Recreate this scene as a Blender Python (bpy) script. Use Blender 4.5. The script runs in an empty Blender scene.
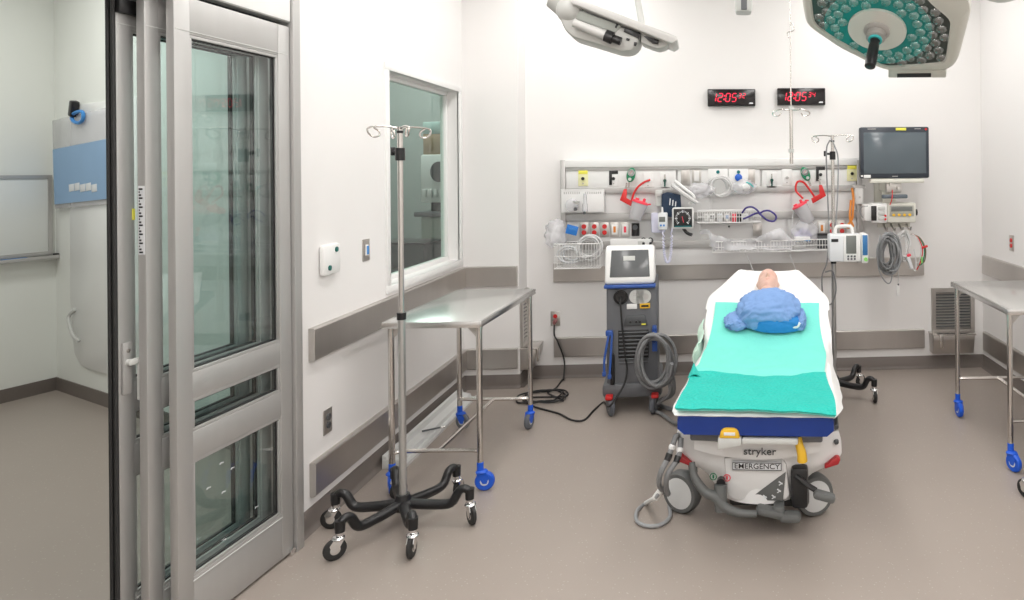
import bpy, bmesh, math, random
from mathutils import Vector, Matrix, noise
random.seed(7)
S = bpy.context.scene
COL = S.collection
PI = math.pi
V = Vector
# ------------------------------------------------------------------ camera
F, CX, CY, YAW, ROLL, H = 701.09, 749.88, 169.16, .0621, .0085, 1.68
cd = bpy.data.cameras.new('camera'); cam = bpy.data.objects.new('camera', cd); COL.objects.link(cam)
cd.sensor_width = 36; cd.sensor_fit = 'HORIZONTAL'; cd.lens = F / 1024 * 36
cd.shift_x = (512 - CX) / 1024; cd.shift_y = (CY - 300) / 1024
cd.clip_start = .05; cd.clip_end = 60
cam.matrix_world = Matrix.Translation((0, 0, H)) @ Matrix.Rotation(-YAW, 4, 'Z') @ Matrix.Rotation(PI / 2, 4, 'X') @ Matrix.Rotation(-ROLL, 4, 'Z')
S.camera = cam
def ray(x, y):
    a, b = x - CX, y - CY
    u = math.cos(ROLL) * a - math.sin(ROLL) * b; v = math.sin(ROLL) * a + math.cos(ROLL) * b
    return V((math.cos(YAW) * u / F + math.sin(YAW), -math.sin(YAW) * u / F + math.cos(YAW), -v / F))
EYE = V((0, 0, H))
def at(x, y, Y): r = ray(x, y); return EYE + r * (Y / r.y)        # a point seen at a pixel, at a real depth
def atz(x, y, z): r = ray(x, y); return EYE + r * ((z - H) / r.z)
def atx(x, y, X): r = ray(x, y); return EYE + r * (X / r.x)
def atp(x, y, p, n): r = ray(x, y); return EYE + r * ((p - EYE).dot(n) / r.dot(n))
# ------------------------------------------------------------------ materials
MATS = {}
def mat(name, col, rough=.5, metal=0, bump=None, var=0, vscale=8, emit=0, trans=0, alpha=1, coat=0, spec=.5, sss=0, aniso=None):
    if name in MATS: return MATS[name]
    m = bpy.data.materials.new(name); m.use_nodes = True; nt = m.node_tree; b = nt.nodes['Principled BSDF']
    b.inputs['Base Color'].default_value = (*col, 1); b.inputs['Roughness'].default_value = rough
    b.inputs['Metallic'].default_value = metal; b.inputs['Coat Weight'].default_value = coat
    b.inputs['Specular IOR Level'].default_value = spec
    b.inputs['Transmission Weight'].default_value = trans; b.inputs['Alpha'].default_value = alpha
    if sss: b.inputs['Subsurface Weight'].default_value = sss; b.inputs['Subsurface Scale'].default_value = .01
    if emit: b.inputs['Emission Color'].default_value = (*col, 1); b.inputs['Emission Strength'].default_value = emit
    tc = nt.nodes.new('ShaderNodeTexCoord')
    if var:
        n = nt.nodes.new('ShaderNodeTexNoise'); n.inputs['Scale'].default_value = vscale; n.inputs['Detail'].default_value = 4
        mp = nt.nodes.new('ShaderNodeMapping')
        if aniso: mp.inputs['Scale'].default_value = aniso
        nt.links.new(tc.outputs['Object'], mp.inputs[0]); nt.links.new(mp.outputs[0], n.inputs['Vector'])
        r = nt.nodes.new('ShaderNodeMapRange'); r.inputs[3].default_value = 1 - var; r.inputs[4].default_value = 1 + var
        nt.links.new(n.outputs['Fac'], r.inputs[0])
        mx = nt.nodes.new('ShaderNodeMix'); mx.data_type = 'RGBA'; mx.blend_type = 'MULTIPLY'; mx.inputs[0].default_value = 1
        mx.inputs[6].default_value = (*col, 1); nt.links.new(r.outputs[0], mx.inputs[7]); nt.links.new(mx.outputs[2], b.inputs['Base Color'])
    if bump:
        kind, sc, st = bump
        t = nt.nodes.new('ShaderNodeTexVoronoi' if kind == 'v' else 'ShaderNodeTexNoise'); t.inputs['Scale'].default_value = sc
        nt.links.new(tc.outputs['Object'], t.inputs['Vector'])
        bp = nt.nodes.new('ShaderNodeBump'); bp.inputs['Strength'].default_value = st; bp.inputs['Distance'].default_value = .01
        nt.links.new(t.outputs['Distance' if kind == 'v' else 'Fac'], bp.inputs['Height']); nt.links.new(bp.outputs[0], b.inputs['Normal'])
    MATS[name] = m; return m
def glass_mat(name, tint, ior=1.5, rough=0.0, haze=0.0, hazecol=(1, 1, 1)):
    m = bpy.data.materials.new(name); m.use_nodes = True; nt = m.node_tree; nt.nodes.clear()
    o = nt.nodes.new('ShaderNodeOutputMaterial'); t = nt.nodes.new('ShaderNodeBsdfTransparent'); g = nt.nodes.new('ShaderNodeBsdfGlossy')
    t.inputs[0].default_value = (*tint, 1); g.inputs['Roughness'].default_value = rough
    f = nt.nodes.new('ShaderNodeFresnel'); f.inputs[0].default_value = ior
    mx = nt.nodes.new('ShaderNodeMixShader')
    ge = nt.nodes.new('ShaderNodeNewGeometry'); mu = nt.nodes.new('ShaderNodeMath'); mu.operation = 'MULTIPLY'; inv = nt.nodes.new('ShaderNodeMath'); inv.operation = 'SUBTRACT'; inv.inputs[0].default_value = 1
    nt.links.new(ge.outputs['Backfacing'], inv.inputs[1]); nt.links.new(f.outputs[0], mu.inputs[0]); nt.links.new(inv.outputs[0], mu.inputs[1])
    nt.links.new(mu.outputs[0], mx.inputs[0]); nt.links.new(mx.outputs[0], o.inputs[0]); nt.links.new(g.outputs[0], mx.inputs[2])
    src = t
    if haze:
        d = nt.nodes.new('ShaderNodeBsdfDiffuse'); d.inputs[0].default_value = (*hazecol, 1)
        m2 = nt.nodes.new('ShaderNodeMixShader'); m2.inputs[0].default_value = haze
        nt.links.new(t.outputs[0], m2.inputs[1]); nt.links.new(d.outputs[0], m2.inputs[2]); src = m2
    nt.links.new(src.outputs[0], mx.inputs[1])
    MATS[name] = m; return m
WALL = mat('wall_paint', (.80, .785, .775), .55, var=.015, vscale=1.5)
CORR = mat('corridor_paint', (.80, .82, .785), .6, var=.02, vscale=1.2)
CEILM = mat('ceiling_paint', (.82, .82, .81), .8, var=.01)
BASE = mat('vinyl_cove', (.165, .142, .128), .5, var=.06, vscale=4)
STEEL = mat('brushed_steel', (.55, .525, .50), .36, 1, var=.30, vscale=2.2, aniso=(1, 1, .05))  # vertical light and dark bands paint brushed highlights into the base colour
STEEL2 = mat('polished_steel', (.66, .63, .60), .22, 1, var=.03)
STEELD = mat('dull_steel', (.58, .56, .535), .42, 1, var=.08)
ALU = mat('anodised_aluminium', (.47, .465, .455), .42, .5, var=.03, vscale=3, aniso=(8, 8, .4))
TOPST = mat('table_steel', (.74, .74, .73), .24, 1, var=.05, vscale=4)
CHROME = mat('chrome', (.8, .8, .8), .1, 1, var=.01)
WHITE = mat('white_plastic', (.80, .80, .79), .35, var=.01)
WHITE2 = mat('cool_white_plastic', (.72, .74, .76), .35, var=.02)
CREAM = mat('cream_plastic', (.68, .67, .60), .4, var=.02)
LGREY = mat('light_grey_plastic', (.56, .57, .55), .4, var=.02)
PANELM = mat('headwall_laminate', (.76, .755, .75), .4, var=.01)
RAILM = mat('headwall_rail', (.50, .49, .48), .4, .4, var=.03)
MGREY = mat('mid_grey_plastic', (.125, .13, .14), .45, var=.04)
DGREY = mat('dark_grey_plastic', (.075, .08, .085), .45, var=.05)
PEDAL = mat('pedal_grey', (.115, .12, .118), .45, var=.05)
BLACK = mat('black_plastic', (.012, .012, .013), .3, var=.1)
RUBBER = mat('black_rubber', (.018, .018, .018), .6, var=.1)
BLUE = mat('caster_blue', (.01, .10, .62), .4, var=.05)
NAVY = mat('mattress_navy', (.003, .032, .22), .42, var=.08, vscale=12)
DNAVY = mat('cuff_navy', (.012, .03, .065), .75, var=.15, vscale=60)
TRIMB = mat('trim_blue', (.03, .09, .34), .35, var=.04)
RED = mat('red_plastic', (.62, .02, .02), .35, var=.03)
PINK = mat('lid_red', (.85, .06, .10), .35, var=.03)
GREEN = mat('oxygen_green', (.0, .20, .085), .35, var=.04)
YELLOW = mat('yellow_plastic', (.80, .48, .03), .4, var=.03)
LEMON = mat('lemon_label', (.85, .80, .10), .5, var=.02)
ORANGE = mat('orange_plastic', (.72, .25, .04), .45, var=.05)
TEALC = mat('teal_blanket', (.17, .70, .60), .75, bump=('n', 60, .2), var=.04, vscale=5)
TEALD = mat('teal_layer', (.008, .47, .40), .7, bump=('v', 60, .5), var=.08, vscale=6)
SHEET = mat('white_linen', (.82, .82, .81), .85, bump=('n', 14, .25), var=.01)
MINT = mat('mint_linen', (.60, .80, .68), .85, var=.03)
GOWN = mat('blue_gown', (.19, .33, .62), .8, bump=('n', 20, .6), var=.08, vscale=9)
GOWN2 = mat('bright_blue_gown', (.02, .22, .58), .75, bump=('n', 26, .25), var=.08, vscale=9)
SKIN = mat('manikin_skin', (.70, .45, .37), .45, var=.04, vscale=20, sss=.15)
SCREEN = mat('screen_glass', (.10, .125, .145), .12, var=.04, vscale=3)
LCD = mat('lcd_grey', (.17, .18, .17), .25, var=.03)
HOSE = mat('hose_grey', (.21, .215, .22), .5, bump=('n', 90, .3), var=.08, vscale=30)
CABLE = mat('cable_grey', (.30, .31, .32), .5, var=.05)
CABLEL = mat('cable_light', (.62, .62, .62), .45, var=.04)
LILAC = mat('lilac_plastic', (.66, .66, .80), .4, var=.03)
PURPLE = mat('purple_tube', (.05, .035, .22), .4, var=.05)
BLUELBL = mat('blue_label', (.05, .25, .62), .5, var=.03)
SLEEVEB = mat('sleeve_blue', (.25, .40, .60), .6, var=.05, vscale=5)
TEALLED = mat('teal_lens_bed', (.006, .24, .225), .3, var=.15, vscale=25)
DARKLED = mat('dark_lens_bed', (.05, .06, .055), .3, var=.25, vscale=30)
LEDRED = mat('led_red', (.80, .012, .05), .5, emit=1.0)
GREENCARD = mat('window_room_green', (.36, .39, .375), .7, var=.05)
GLASS = glass_mat('door_glass', (.905, .955, .95), 1.9)
WGLASS = glass_mat('window_glass', (.83, .92, .885), 1.5)
CLEAR = glass_mat('clear_plastic', (.93, .93, .94), 1.4, .1, .45, (.80, .80, .82))
CLEAR2 = glass_mat('thin_clear_bag', (.95, .95, .96), 1.35, .15, .35, (.84, .84, .86))
LENST = glass_mat('lens_teal', (.75, .96, .94), 2.8, .02)
LENSD = glass_mat('lens_clear', (.90, .92, .91), 2.8, .02)
def floor_mat():
    m = bpy.data.materials.new('speckled_vinyl'); m.use_nodes = True; nt = m.node_tree; b = nt.nodes['Principled BSDF']
    tc = nt.nodes.new('ShaderNodeTexCoord')
    n1 = nt.nodes.new('ShaderNodeTexNoise'); n1.inputs['Scale'].default_value = 1.3; n1.inputs['Detail'].default_value = 3
    n2 = nt.nodes.new('ShaderNodeTexVoronoi'); n2.inputs['Scale'].default_value = 42
    for n in (n1, n2): nt.links.new(tc.outputs['Object'], n.inputs['Vector'])
    r1 = nt.nodes.new('ShaderNodeValToRGB'); r1.color_ramp.elements[0].color = (.315, .272, .240, 1); r1.color_ramp.elements[1].color = (.348, .303, .270, 1)
    nt.links.new(n1.outputs['Fac'], r1.inputs[0])
    r2 = nt.nodes.new('ShaderNodeValToRGB'); r2.color_ramp.elements[0].position = .05; r2.color_ramp.elements[0].color = (1, 1, 1, 1); r2.color_ramp.elements[1].position = .15; r2.color_ramp.elements[1].color = (0, 0, 0, 1)
    nt.links.new(n2.outputs['Distance'], r2.inputs[0])
    mx = nt.nodes.new('ShaderNodeMix'); mx.data_type = 'RGBA'; mx.inputs[7].default_value = (.46, .42, .38, 1)
    nt.links.new(r2.outputs[0], mx.inputs[0]); nt.links.new(r1.outputs[0], mx.inputs[6]); nt.links.new(mx.outputs[2], b.inputs['Base Color'])
    b.inputs['Roughness'].default_value = .38; b.inputs['Specular IOR Level'].default_value = .4
    return m
FLOORM = floor_mat()
# ------------------------------------------------------------------ mesh builder
def smooth_path(pts, sub=6, closed=False):
    pts = [V(p) for p in pts]; n = len(pts); out = []
    rng = n if closed else n - 1
    for i in range(rng):
        p0 = pts[(i - 1) % n] if closed or i > 0 else pts[0] * 2 - pts[1]
        p1 = pts[i]; p2 = pts[(i + 1) % n]
        p3 = pts[(i + 2) % n] if closed or i + 2 < n else pts[-1] * 2 - pts[-2]
        for k in range(sub):
            t = k / sub
            out.append(.5 * ((2 * p1) + (p2 - p0) * t + (2 * p0 - 5 * p1 + 4 * p2 - p3) * t * t + (3 * p1 - p0 - 3 * p2 + p3) * t ** 3))
    if not closed: out.append(pts[-1])
    return out
class MB:
    def __init__(s): s.b = bmesh.new()
    def merge(s, t, M=None):
        if M is not None: bmesh.ops.transform(t, matrix=M, verts=t.verts)
        me = bpy.data.meshes.new('tmp'); t.to_mesh(me); t.free(); s.b.from_mesh(me); bpy.data.meshes.remove(me); return s
    def box(s, c, d, bev=0, rot=None, seg=2):
        t = bmesh.new(); bmesh.ops.create_cube(t, size=1); bmesh.ops.scale(t, vec=d, verts=t.verts)
        if bev: bmesh.ops.bevel(t, geom=t.edges[:], offset=min(bev, min(d) * .49), segments=seg, profile=.5, affect='EDGES')
        M = Matrix.Translation(c)
        if rot is not None: M = M @ (rot.to_4x4() if hasattr(rot, 'to_4x4') else rot)
        return s.merge(t, M)
    def bb(s, x0, x1, y0, y1, z0, z1, bev=0): return s.box(((x0 + x1) / 2, (y0 + y1) / 2, (z0 + z1) / 2), (abs(x1 - x0), abs(y1 - y0), abs(z1 - z0)), bev)
    def cyl(s, p0, p1, r, r2=None, n=16):
        p0, p1 = V(p0), V(p1); d = p1 - p0; t = bmesh.new()
        bmesh.ops.create_cone(t, cap_ends=True, segments=n, radius1=r, radius2=r if r2 is None else r2, depth=d.length)
        return s.merge(t, Matrix.Translation((p0 + p1) / 2) @ d.to_track_quat('Z', 'Y').to_matrix().to_4x4())
    def tube(s, pts, r, n=8, sub=6, closed=False, raw=False, flat=1):
        P = [V(p) for p in pts] if raw else smooth_path(pts, sub, closed); N = len(P); rings = []
        up = None; b = s.b
        for i, p in enumerate(P):
            a = P[(i + 1) % N] if closed or i < N - 1 else p; c = P[i - 1] if closed or i > 0 else p
            d = (a - c).normalized()
            if up is None: up = d.orthogonal().normalized()
            up = (up - d * up.dot(d)); up = up.normalized() if up.length > 1e-6 else d.orthogonal().normalized()
            w = d.cross(up); rr = r(i / max(1, N - 1)) if callable(r) else r
            rings.append([b.verts.new(p + up * rr * math.cos(2 * PI * k / n) * flat + w * rr * math.sin(2 * PI * k / n)) for k in range(n)])
        for i in range(N if closed else N - 1):
            q, w = rings[i], rings[(i + 1) % N]
            for k in range(n): b.faces.new((q[k], q[(k + 1) % n], w[(k + 1) % n], w[k]))
        if not closed: b.faces.new(rings[0][::-1]); b.faces.new(rings[-1])
        return s
    def lathe(s, prof, M=None, n=24):
        t = bmesh.new(); rings = []
        for r, z in prof:
            rings.append([t.verts.new((max(r, 1e-4) * math.cos(2 * PI * k / n), max(r, 1e-4) * math.sin(2 * PI * k / n), z)) for k in range(n)])
        for q, w in zip(rings, rings[1:]):
            for k in range(n): t.faces.new((q[k], q[(k + 1) % n], w[(k + 1) % n], w[k]))
        t.faces.new(rings[0][::-1]); t.faces.new(rings[-1])
        return s.merge(t, M)
    def prism(s, poly, o, u, v, w, bev=0):            # polygon (a,b) -> o + a*u + b*v, extruded by w
        t = bmesh.new(); o, u, v, w = V(o), V(u), V(v), V(w)
        lo = [t.verts.new(o + u * a + v * b) for a, b in poly]; hi = [t.verts.new(x.co + w) for x in lo]; n = len(poly)
        t.faces.new(lo[::-1]); t.faces.new(hi)
        for k in range(n): t.faces.new((lo[k], lo[(k + 1) % n], hi[(k + 1) % n], hi[k]))
        bmesh.ops.recalc_face_normals(t, faces=t.faces)
        if bev: bmesh.ops.bevel(t, geom=t.edges[:], offset=bev, segments=2, profile=.5, affect='EDGES')
        return s.merge(t)
    def frame(s, o, u, v, w, x0, x1, y0, y1, bw):     # a rectangular ring
        for a, b, c, d in ((x0, x1, y0, y0 + bw), (x0, x1, y1 - bw, y1), (x0, x0 + bw, y0 + bw, y1 - bw), (x1 - bw, x1, y0 + bw, y1 - bw)):
            s.prism([(a, c), (b, c), (b, d), (a, d)], o, u, v, w)
        return s
    def ball(s, c, r, sc=(1, 1, 1), n=16, rot=None):
        t = bmesh.new(); bmesh.ops.create_uvsphere(t, u_segments=n, v_segments=max(6, n // 2), radius=r); bmesh.ops.scale(t, vec=sc, verts=t.verts)
        return s.merge(t, Matrix.Translation(c) @ (rot.to_4x4() if rot else Matrix()))
    def grid(s, f, nu, nv, thick=0):
        t = bmesh.new(); g = [[t.verts.new(f(i / nu, j / nv)) for j in range(nv + 1)] for i in range(nu + 1)]
        for i in range(nu):
            for j in range(nv): t.faces.new((g[i][j], g[i + 1][j], g[i + 1][j + 1], g[i][j + 1]))
        bmesh.ops.recalc_face_normals(t, faces=t.faces)
        if thick: bmesh.ops.solidify(t, geom=t.faces[:], thickness=thick)
        return s.merge(t)
    def build(s, name, m, parent=None, ang=40, recalc=True):
        if recalc: bmesh.ops.recalc_face_normals(s.b, faces=s.b.faces)
        me = bpy.data.meshes.new(name); s.b.to_mesh(me); s.b.free(); me.materials.append(m)
        for p in me.polygons: p.use_smooth = True
        me.set_sharp_from_angle(angle=math.radians(ang))
        o = bpy.data.objects.new(name, me); COL.objects.link(o)
        if parent is not None: o.parent = parent
        return o
def tag(o, label, cat, group=None, kind=None):
    o['label'] = label; o['category'] = cat
    if group: o['group'] = group
    if kind: o['kind'] = kind
    return o
def thing(name, label, cat, loc=(0, 0, 0), rz=0, group=None):
    o = bpy.data.objects.new(name, None); COL.objects.link(o); o.location = loc; o.rotation_euler = (0, 0, rz); o.empty_display_size = .1
    return tag(o, label, cat, group)
def struct(o, label=None, cat=None):
    o['kind'] = 'structure'
    if label: o['label'] = label
    if cat: o['category'] = cat
    return o
def copy_tree(o, parent=None):
    c = o.copy(); COL.objects.link(c)
    if parent is not None: c.parent = parent
    for ch in list(o.children): copy_tree(ch, c)
    return c
def lettering(txt, size, m, parent, loc, rot=(PI / 2, 0, 0), ext=.0006, name='lettering', sx=1, off=0):
    cu = bpy.data.curves.new(name, 'FONT'); cu.body = txt; cu.size = size; cu.extrude = ext; cu.align_x = 'CENTER'; cu.align_y = 'CENTER'; cu.offset = off
    t = bpy.data.objects.new('tmp_text', cu); COL.objects.link(t)
    me = bpy.data.meshes.new_from_object(t.evaluated_get(bpy.context.evaluated_depsgraph_get())); bpy.data.objects.remove(t)
    me.materials.clear(); me.materials.append(m)
    o = bpy.data.objects.new(name, me); COL.objects.link(o); o.parent = parent; o.location = loc; o.rotation_euler = rot; o.scale = (sx, 1, 1); return o
class Loc:                                            # local metres of a thing that hangs at (px,py) at depth Y
    def __init__(s, px, py, Y): s.o = at(px, py, Y); s.Y = Y
    def p(s, px, py, dy=0): return at(px, py, s.Y + dy) - s.o
    def k(s, n): return n * s.Y / F                   # pixels -> metres
XA, YA, ZA = V((1, 0, 0)), V((0, 1, 0)), V((0, 0, 1))
UP = V((0, 0, 1))
# ================================================================== THE ROOM
LX, RX, BY, JY, JX, CZ = -1.88, 2.32, 5.787, 5.55, -1.46, 3.4
struct(MB().bb(-7.6, RX + .12, -1.7, 9.2, -.1, 0).build('floor', FLOORM), 'taupe speckled vinyl floor', 'floor')
struct(MB().bb(-7.6, RX + .12, -1.7, 9.2, CZ, CZ + .1).build('ceiling', CEILM), 'flat white ceiling', 'ceiling')
WY0, WY1, WZ0, WZ1 = 4.275, 5.46, 1.01, 2.285
w = MB(); xa, xb = LX - .13, LX
w.bb(xa, xb, 3.27, WY0, 0, CZ); w.bb(xa, xb, WY1, BY + .1, 0, CZ); w.bb(xa, xb, WY0, WY1, 0, WZ0); w.bb(xa, xb, WY0, WY1, WZ1, CZ); w.bb(xa, xb, -1.6, 1.1, 0, CZ)
struct(w.build('wall_left', WALL), 'white left wall with an observation window', 'wall')
struct(MB().bb(LX - .13, RX + .12, BY, BY + .12, 0, CZ).build('wall_back', WALL), 'white back wall behind the headwall rack', 'wall')
struct(MB().bb(RX, RX + .12, -1.6, BY, 0, CZ).build('wall_right', WALL), 'white right wall', 'wall')
struct(MB().bb(-7.6, RX + .12, -1.72, -1.6, 0, CZ).build('wall_front', WALL), 'white wall behind the camera', 'wall')
struct(MB().bb(LX, JX, JY, BY, 0, CZ).build('wall_recess', WALL), 'white boxed-out pier in the far left corner', 'wall')
# corridor beyond the sliding door
CC = V((-5.089, 5.817, 0)); DA = V((.3373, .9414, 0)); DB = V((.8497, -.5273, 0))
nA = V((DA.y, -DA.x, 0)); nB = V((DB.y, -DB.x, 0))
def slab(p, d, l, n, z0, z1, t): return MB().prism([(0, z0), (l, z0), (l, z1), (0, z1)], p, d, UP, n * t)
struct(slab(CC + DA * .15, -DA, 7.6, -nA, 0, CZ, .12).build('wall_corridor', CORR), 'pale corridor wall beyond the sliding door', 'wall')
struct(slab(CC - DB * .15, DB, 3.75, -nB, 0, CZ, .12).build('wall_passage', CORR), 'pale corridor end wall beyond the sliding door', 'wall')
struct(slab(CC, -DA, 7.4, nA, 0, .1, .008).build('baseboard_corridor', BASE), 'brown vinyl cove base in the corridor', 'baseboard')
struct(slab(CC, DB, 3.5, nB, 0, .1, .008).build('baseboard_passage', BASE), 'brown vinyl cove base on the corridor end wall', 'baseboard')
# room seen through the observation window
struct(MB().bb(-4.6, -1.9, 8.2, 8.3, 0, CZ).build('wall_beyond', GREENCARD), 'grey green wall of the room behind the window', 'wall')
struct(MB().bb(-4.7, -4.6, 6.6, 8.3, 0, CZ).build('wall_beyond_side', GREENCARD), 'side wall of the room behind the window', 'wall')
struct(MB().bb(-2.0, -1.9, BY + .12, 8.2, 0, CZ).build('wall_beyond_near', GREENCARD), 'near wall of the room behind the window', 'wall')
def cove(name, p0, p1, n, label):
    p0, p1 = V(p0), V(p1); d = (p1 - p0).normalized(); l = (p1 - p0).length; n = V(n)
    prof = [(0, 0), (.035, 0), (.022, .004), (.012, .012), (.008, .024), (.007, .098), (.004, .102), (0, .102)]
    m = MB(); m.prism(prof, p0, n, UP, d * l)
    return struct(m.build(name, BASE, ang=60), label, 'baseboard')
cove('baseboard_left', (LX, 3.3, 0), (LX, JY, 0), XA, 'brown vinyl cove base along the left wall')
cove('baseboard_pier', (LX, JY, 0), (JX + .008, JY, 0), -YA, 'brown vinyl cove base on the pier face')
cove('baseboard_pier_side', (JX, JY - .008, 0), (JX, BY, 0), XA, 'brown vinyl cove base on the pier side')
cove('baseboard_back', (JX, BY, 0), (RX, BY, 0), -YA, 'brown vinyl cove base along the back wall')
cove('baseboard_right', (RX, -1.6, 0), (RX, BY, 0), -XA, 'brown vinyl cove base along the right wall')
# steel wall guards
def guard(i, p0, p1, n, z0, z1, label):
    p0, p1, n = V(p0), V(p1), V(n); d = p1 - p0
    m = MB(); prof = [(0, z0), (.024, z0), (.03, z0 + .006), (.03, z1 - .006), (.024, z1), (0, z1)]
    m.prism(prof, p0, n, UP, d); return struct(m.build('trim_%d' % i, STEEL, ang=30), label, 'wall guard')
U0, U1, D0, D1 = .79, .945, .152, .309
guard(1, (LX, 3.43, 0), (LX, JY - .03, 0), XA, U0, U1, 'upper brushed steel wall guard along the left wall')
guard(2, (LX, 3.43, 0), (LX, JY - .03, 0), XA, D0, D1, 'lower brushed steel wall guard along the left wall')
guard(3, (LX + .02, JY, 0), (JX - .01, JY, 0), -YA, U0, U1, 'upper short steel wall guard on the pier')
guard(4, (LX + .02, JY, 0), (JX - .01, JY, 0), -YA, D0, D1, 'lower short steel wall guard on the pier')
xl, xr = at(554, 270, BY).x, at(923, 265, BY).x
guard(5, (xl, BY, 0), (xr, BY, 0), -YA, U0 - .01, U1 - .01, 'upper steel wall guard on the back wall')
guard(6, (xl, BY, 0), (xr, BY, 0), -YA, D0 + .02, D1 + .02, 'lower steel wall guard on the back wall')
guard(7, (RX, 5.72, 0), (RX, 1.2, 0), -XA, U0, U1, 'upper steel wall guard on the right wall')
guard(8, (RX, 5.72, 0), (RX, 1.2, 0), -XA, D0, D1, 'lower steel wall guard on the right wall')
# observation window
w = MB(); t = .045
for a, b, c, d in ((WY0 - t, WY1 + t, WZ1, WZ1 + t), (WY0 - t, WY1 + t, WZ0 - t, WZ0), (WY0 - t, WY0, WZ0, WZ1), (WY1, WY1 + t, WZ0, WZ1)):
    w.bb(LX - .01, LX + .014, a, b, c, d, .003)
win = struct(w.build('window_1', WHITE), 'observation window with a white frame in the left wall', 'window')
w = MB(); t = .03
for a, b, c, d in ((WY0, WY1, WZ1 - t, WZ1), (WY0, WY1, WZ0, WZ0 + t), (WY0, WY0 + t, WZ0 + t, WZ1 - t), (WY1 - t, WY1, WZ0 + t, WZ1 - t)):
    w.bb(LX - .125, LX - .08, a, b, c, d, .002)
w.build('window_sash', WHITE, win)
MB().bb(LX - .108, LX - .098, WY0 + .02, WY1 - .02, WZ0 + .02, WZ1 - .02).build('window_glass', WGLASS, win)
# ------------------------------------------------------------------ sliding door
B0 = V((-1.834, 3.236, 0)); DD = V((.0865, .9962, 0)).normalized(); DN = V((DD.y, -DD.x, 0))     # DN points into the room
def door_panel(name, label, y_near, y_far, off, extra=0):
    # local frame: +Y along the panel, +X into the room
    o = B0 - DD * ((3.236 - y_near) / DD.y) - DN * off
    L = y_far - y_near
    r = thing(name, label, 'sliding door panel', o, -math.atan2(DD.x, DD.y), 'stacked sliding door panels')
    m = MB(); T = -.030; Z0, Z1 = .012, 2.325; sw = .07 if off == 0 else .058
    m.bb(T, 0, 0, sw, Z0, Z1, .003); m.bb(T, 0, L - sw, L, Z0, Z1, .003)
    rails = [(Z0, .205), (.63, .735), (.855, .952), (2.19, Z1)]
    for a, b in rails: m.bb(T + .002, -.002, sw - .004, L - sw + .004, a, b, .002)
    m.build('frame', ALU, r)
    bd = MB()
    for a, b in ((.205, .63), (.735, .855), (.952, 2.19)):
        for (c, d, e, f) in ((sw, L - sw, a, a + .012), (sw, L - sw, b - .012, b), (sw, sw + .012, a + .012, b - .012), (L - sw - .012, L - sw, a + .012, b - .012)):
            bd.bb(-.013, -.004, c, d, e, f, .001)
    bd.build('glazing_bead', ALU, r)
    gk = MB()
    for a, b in ((.205, .63), (.735, .855), (.952, 2.19)):
        MB().bb(-.024, -.016, sw - .005, L - sw + .005, a - .004, b + .004).build('glass', GLASS, r)
        for (c, d, e, f) in ((sw, L - sw, a + .001, a + .017), (sw, L - sw, b - .017, b - .001), (L - sw - .017, L - sw, a, b)):
            gk.bb(-.027, -.014, c, d, e, f)
    gk.build('gasket', RUBBER, r)
    gr = MB(); gr.bb(-.004, .0012, sw * .1, L - sw * .2, 2.20, 2.203); gr.bb(-.004, .0012, .065, L - .065, .19, .193); gr.build('rail_groove', LGREY, r)
    return r, L
p1, L1 = door_panel('sliding_door_panel', 'room-side panel of the aluminium sliding door, showing all three of its glass lights', 2.618, 3.222, .0)
p2, L2 = door_panel('sliding_door_panel', 'middle panel of the aluminium sliding door, with a label strip on its edge', 2.566, 3.172, .06)
p3, L3 = door_panel('sliding_door_panel', 'corridor-side panel of the aluminium sliding door, with lever handle and black edge seals', 2.522, 3.128, .12)
for px, py in ((222, 463), (233, 468), (209, 488), (224, 492), (257, 507)):
    g_ = atp(px, py, B0 - DN * .013, DN) - Vector(p1.location)
    c_ = V((-.0145, g_.dot(DD), g_.z)); m = MB()
    m.box(c_ + V((0, -.006, 0)), (.0015, .008, .0025), 0, Matrix.Rotation(.6, 4, 'X')); m.box(c_ + V((0, .0, .001)), (.0015, .007, .002), 0, Matrix.Rotation(-.7, 4, 'X')); m.box(c_ + V((0, .007, 0)), (.0015, .006, .0025), 0); m.build('glass_mark', WHITE2, p1)
# label strip with small print bars on the near edge of the middle panel
MB().bb(-.026, -.004, -.0015, .002, 1.40, 1.64).build('label_strip', WHITE2, p2)
m = MB()
for k in range(22): m.bb(-.023, -.010 - .005 * (k % 3), -.0022, -.0012, 1.405 + k * .0105, 1.411 + k * .0105)
m.build('label_print', BLACK, p2)
MB().bb(-.0005, .0015, .056, .066, 1.52, 1.56).build('warning_sticker', LEMON, p3)
m = MB()
for x in (-.004, -.022): m.tube([(x, -.007, .02), (x, -.007, 2.31)], .0065, raw=True, n=8)
m.build('edge_seal', RUBBER, p3, ang=60)
h = MB().bb(0, .010, .008, .042, .92, 1.10, .004).build('lock_plate', ALU, p3)
m = MB(); m.cyl((.010, .025, 1.03), (.024, .025, 1.03), .011); m.box((.022, .058, .965), (.010, .018, .15), .004); m.box((.022, .04, 1.03), (.010, .05, .022), .004)
m.build('lever_handle', LGREY, p3); MB().cyl((.010, .025, 1.07), (.013, .025, 1.07), .007).build('keyhole', STEEL2, p3)
m = MB(); m.box((-.05, .03, 1.0), (.02, .025, .13), .006); m.box((-.036, .03, 1.05), (.02, .02, .02), .003); m.box((-.036, .03, .95), (.02, .02, .02), .003); m.build('pull_handle', LGREY, p3)
for p in (p2, p3):                                    # black hanger at the top near corner
    m = MB(); m.box((.006, .04, 2.262), (.02, .085, .05), .004); m.cyl((.006, .085, 2.262), (.022, .085, 2.262), .022)
    if p is p3: m.build('hanger', BLACK, p)
    else: m.b.free()
hd = MB()                                             # header box, jambs (fixed)
q = lambda y, x: B0 + DD * (y - 3.236) + DN * x
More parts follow.
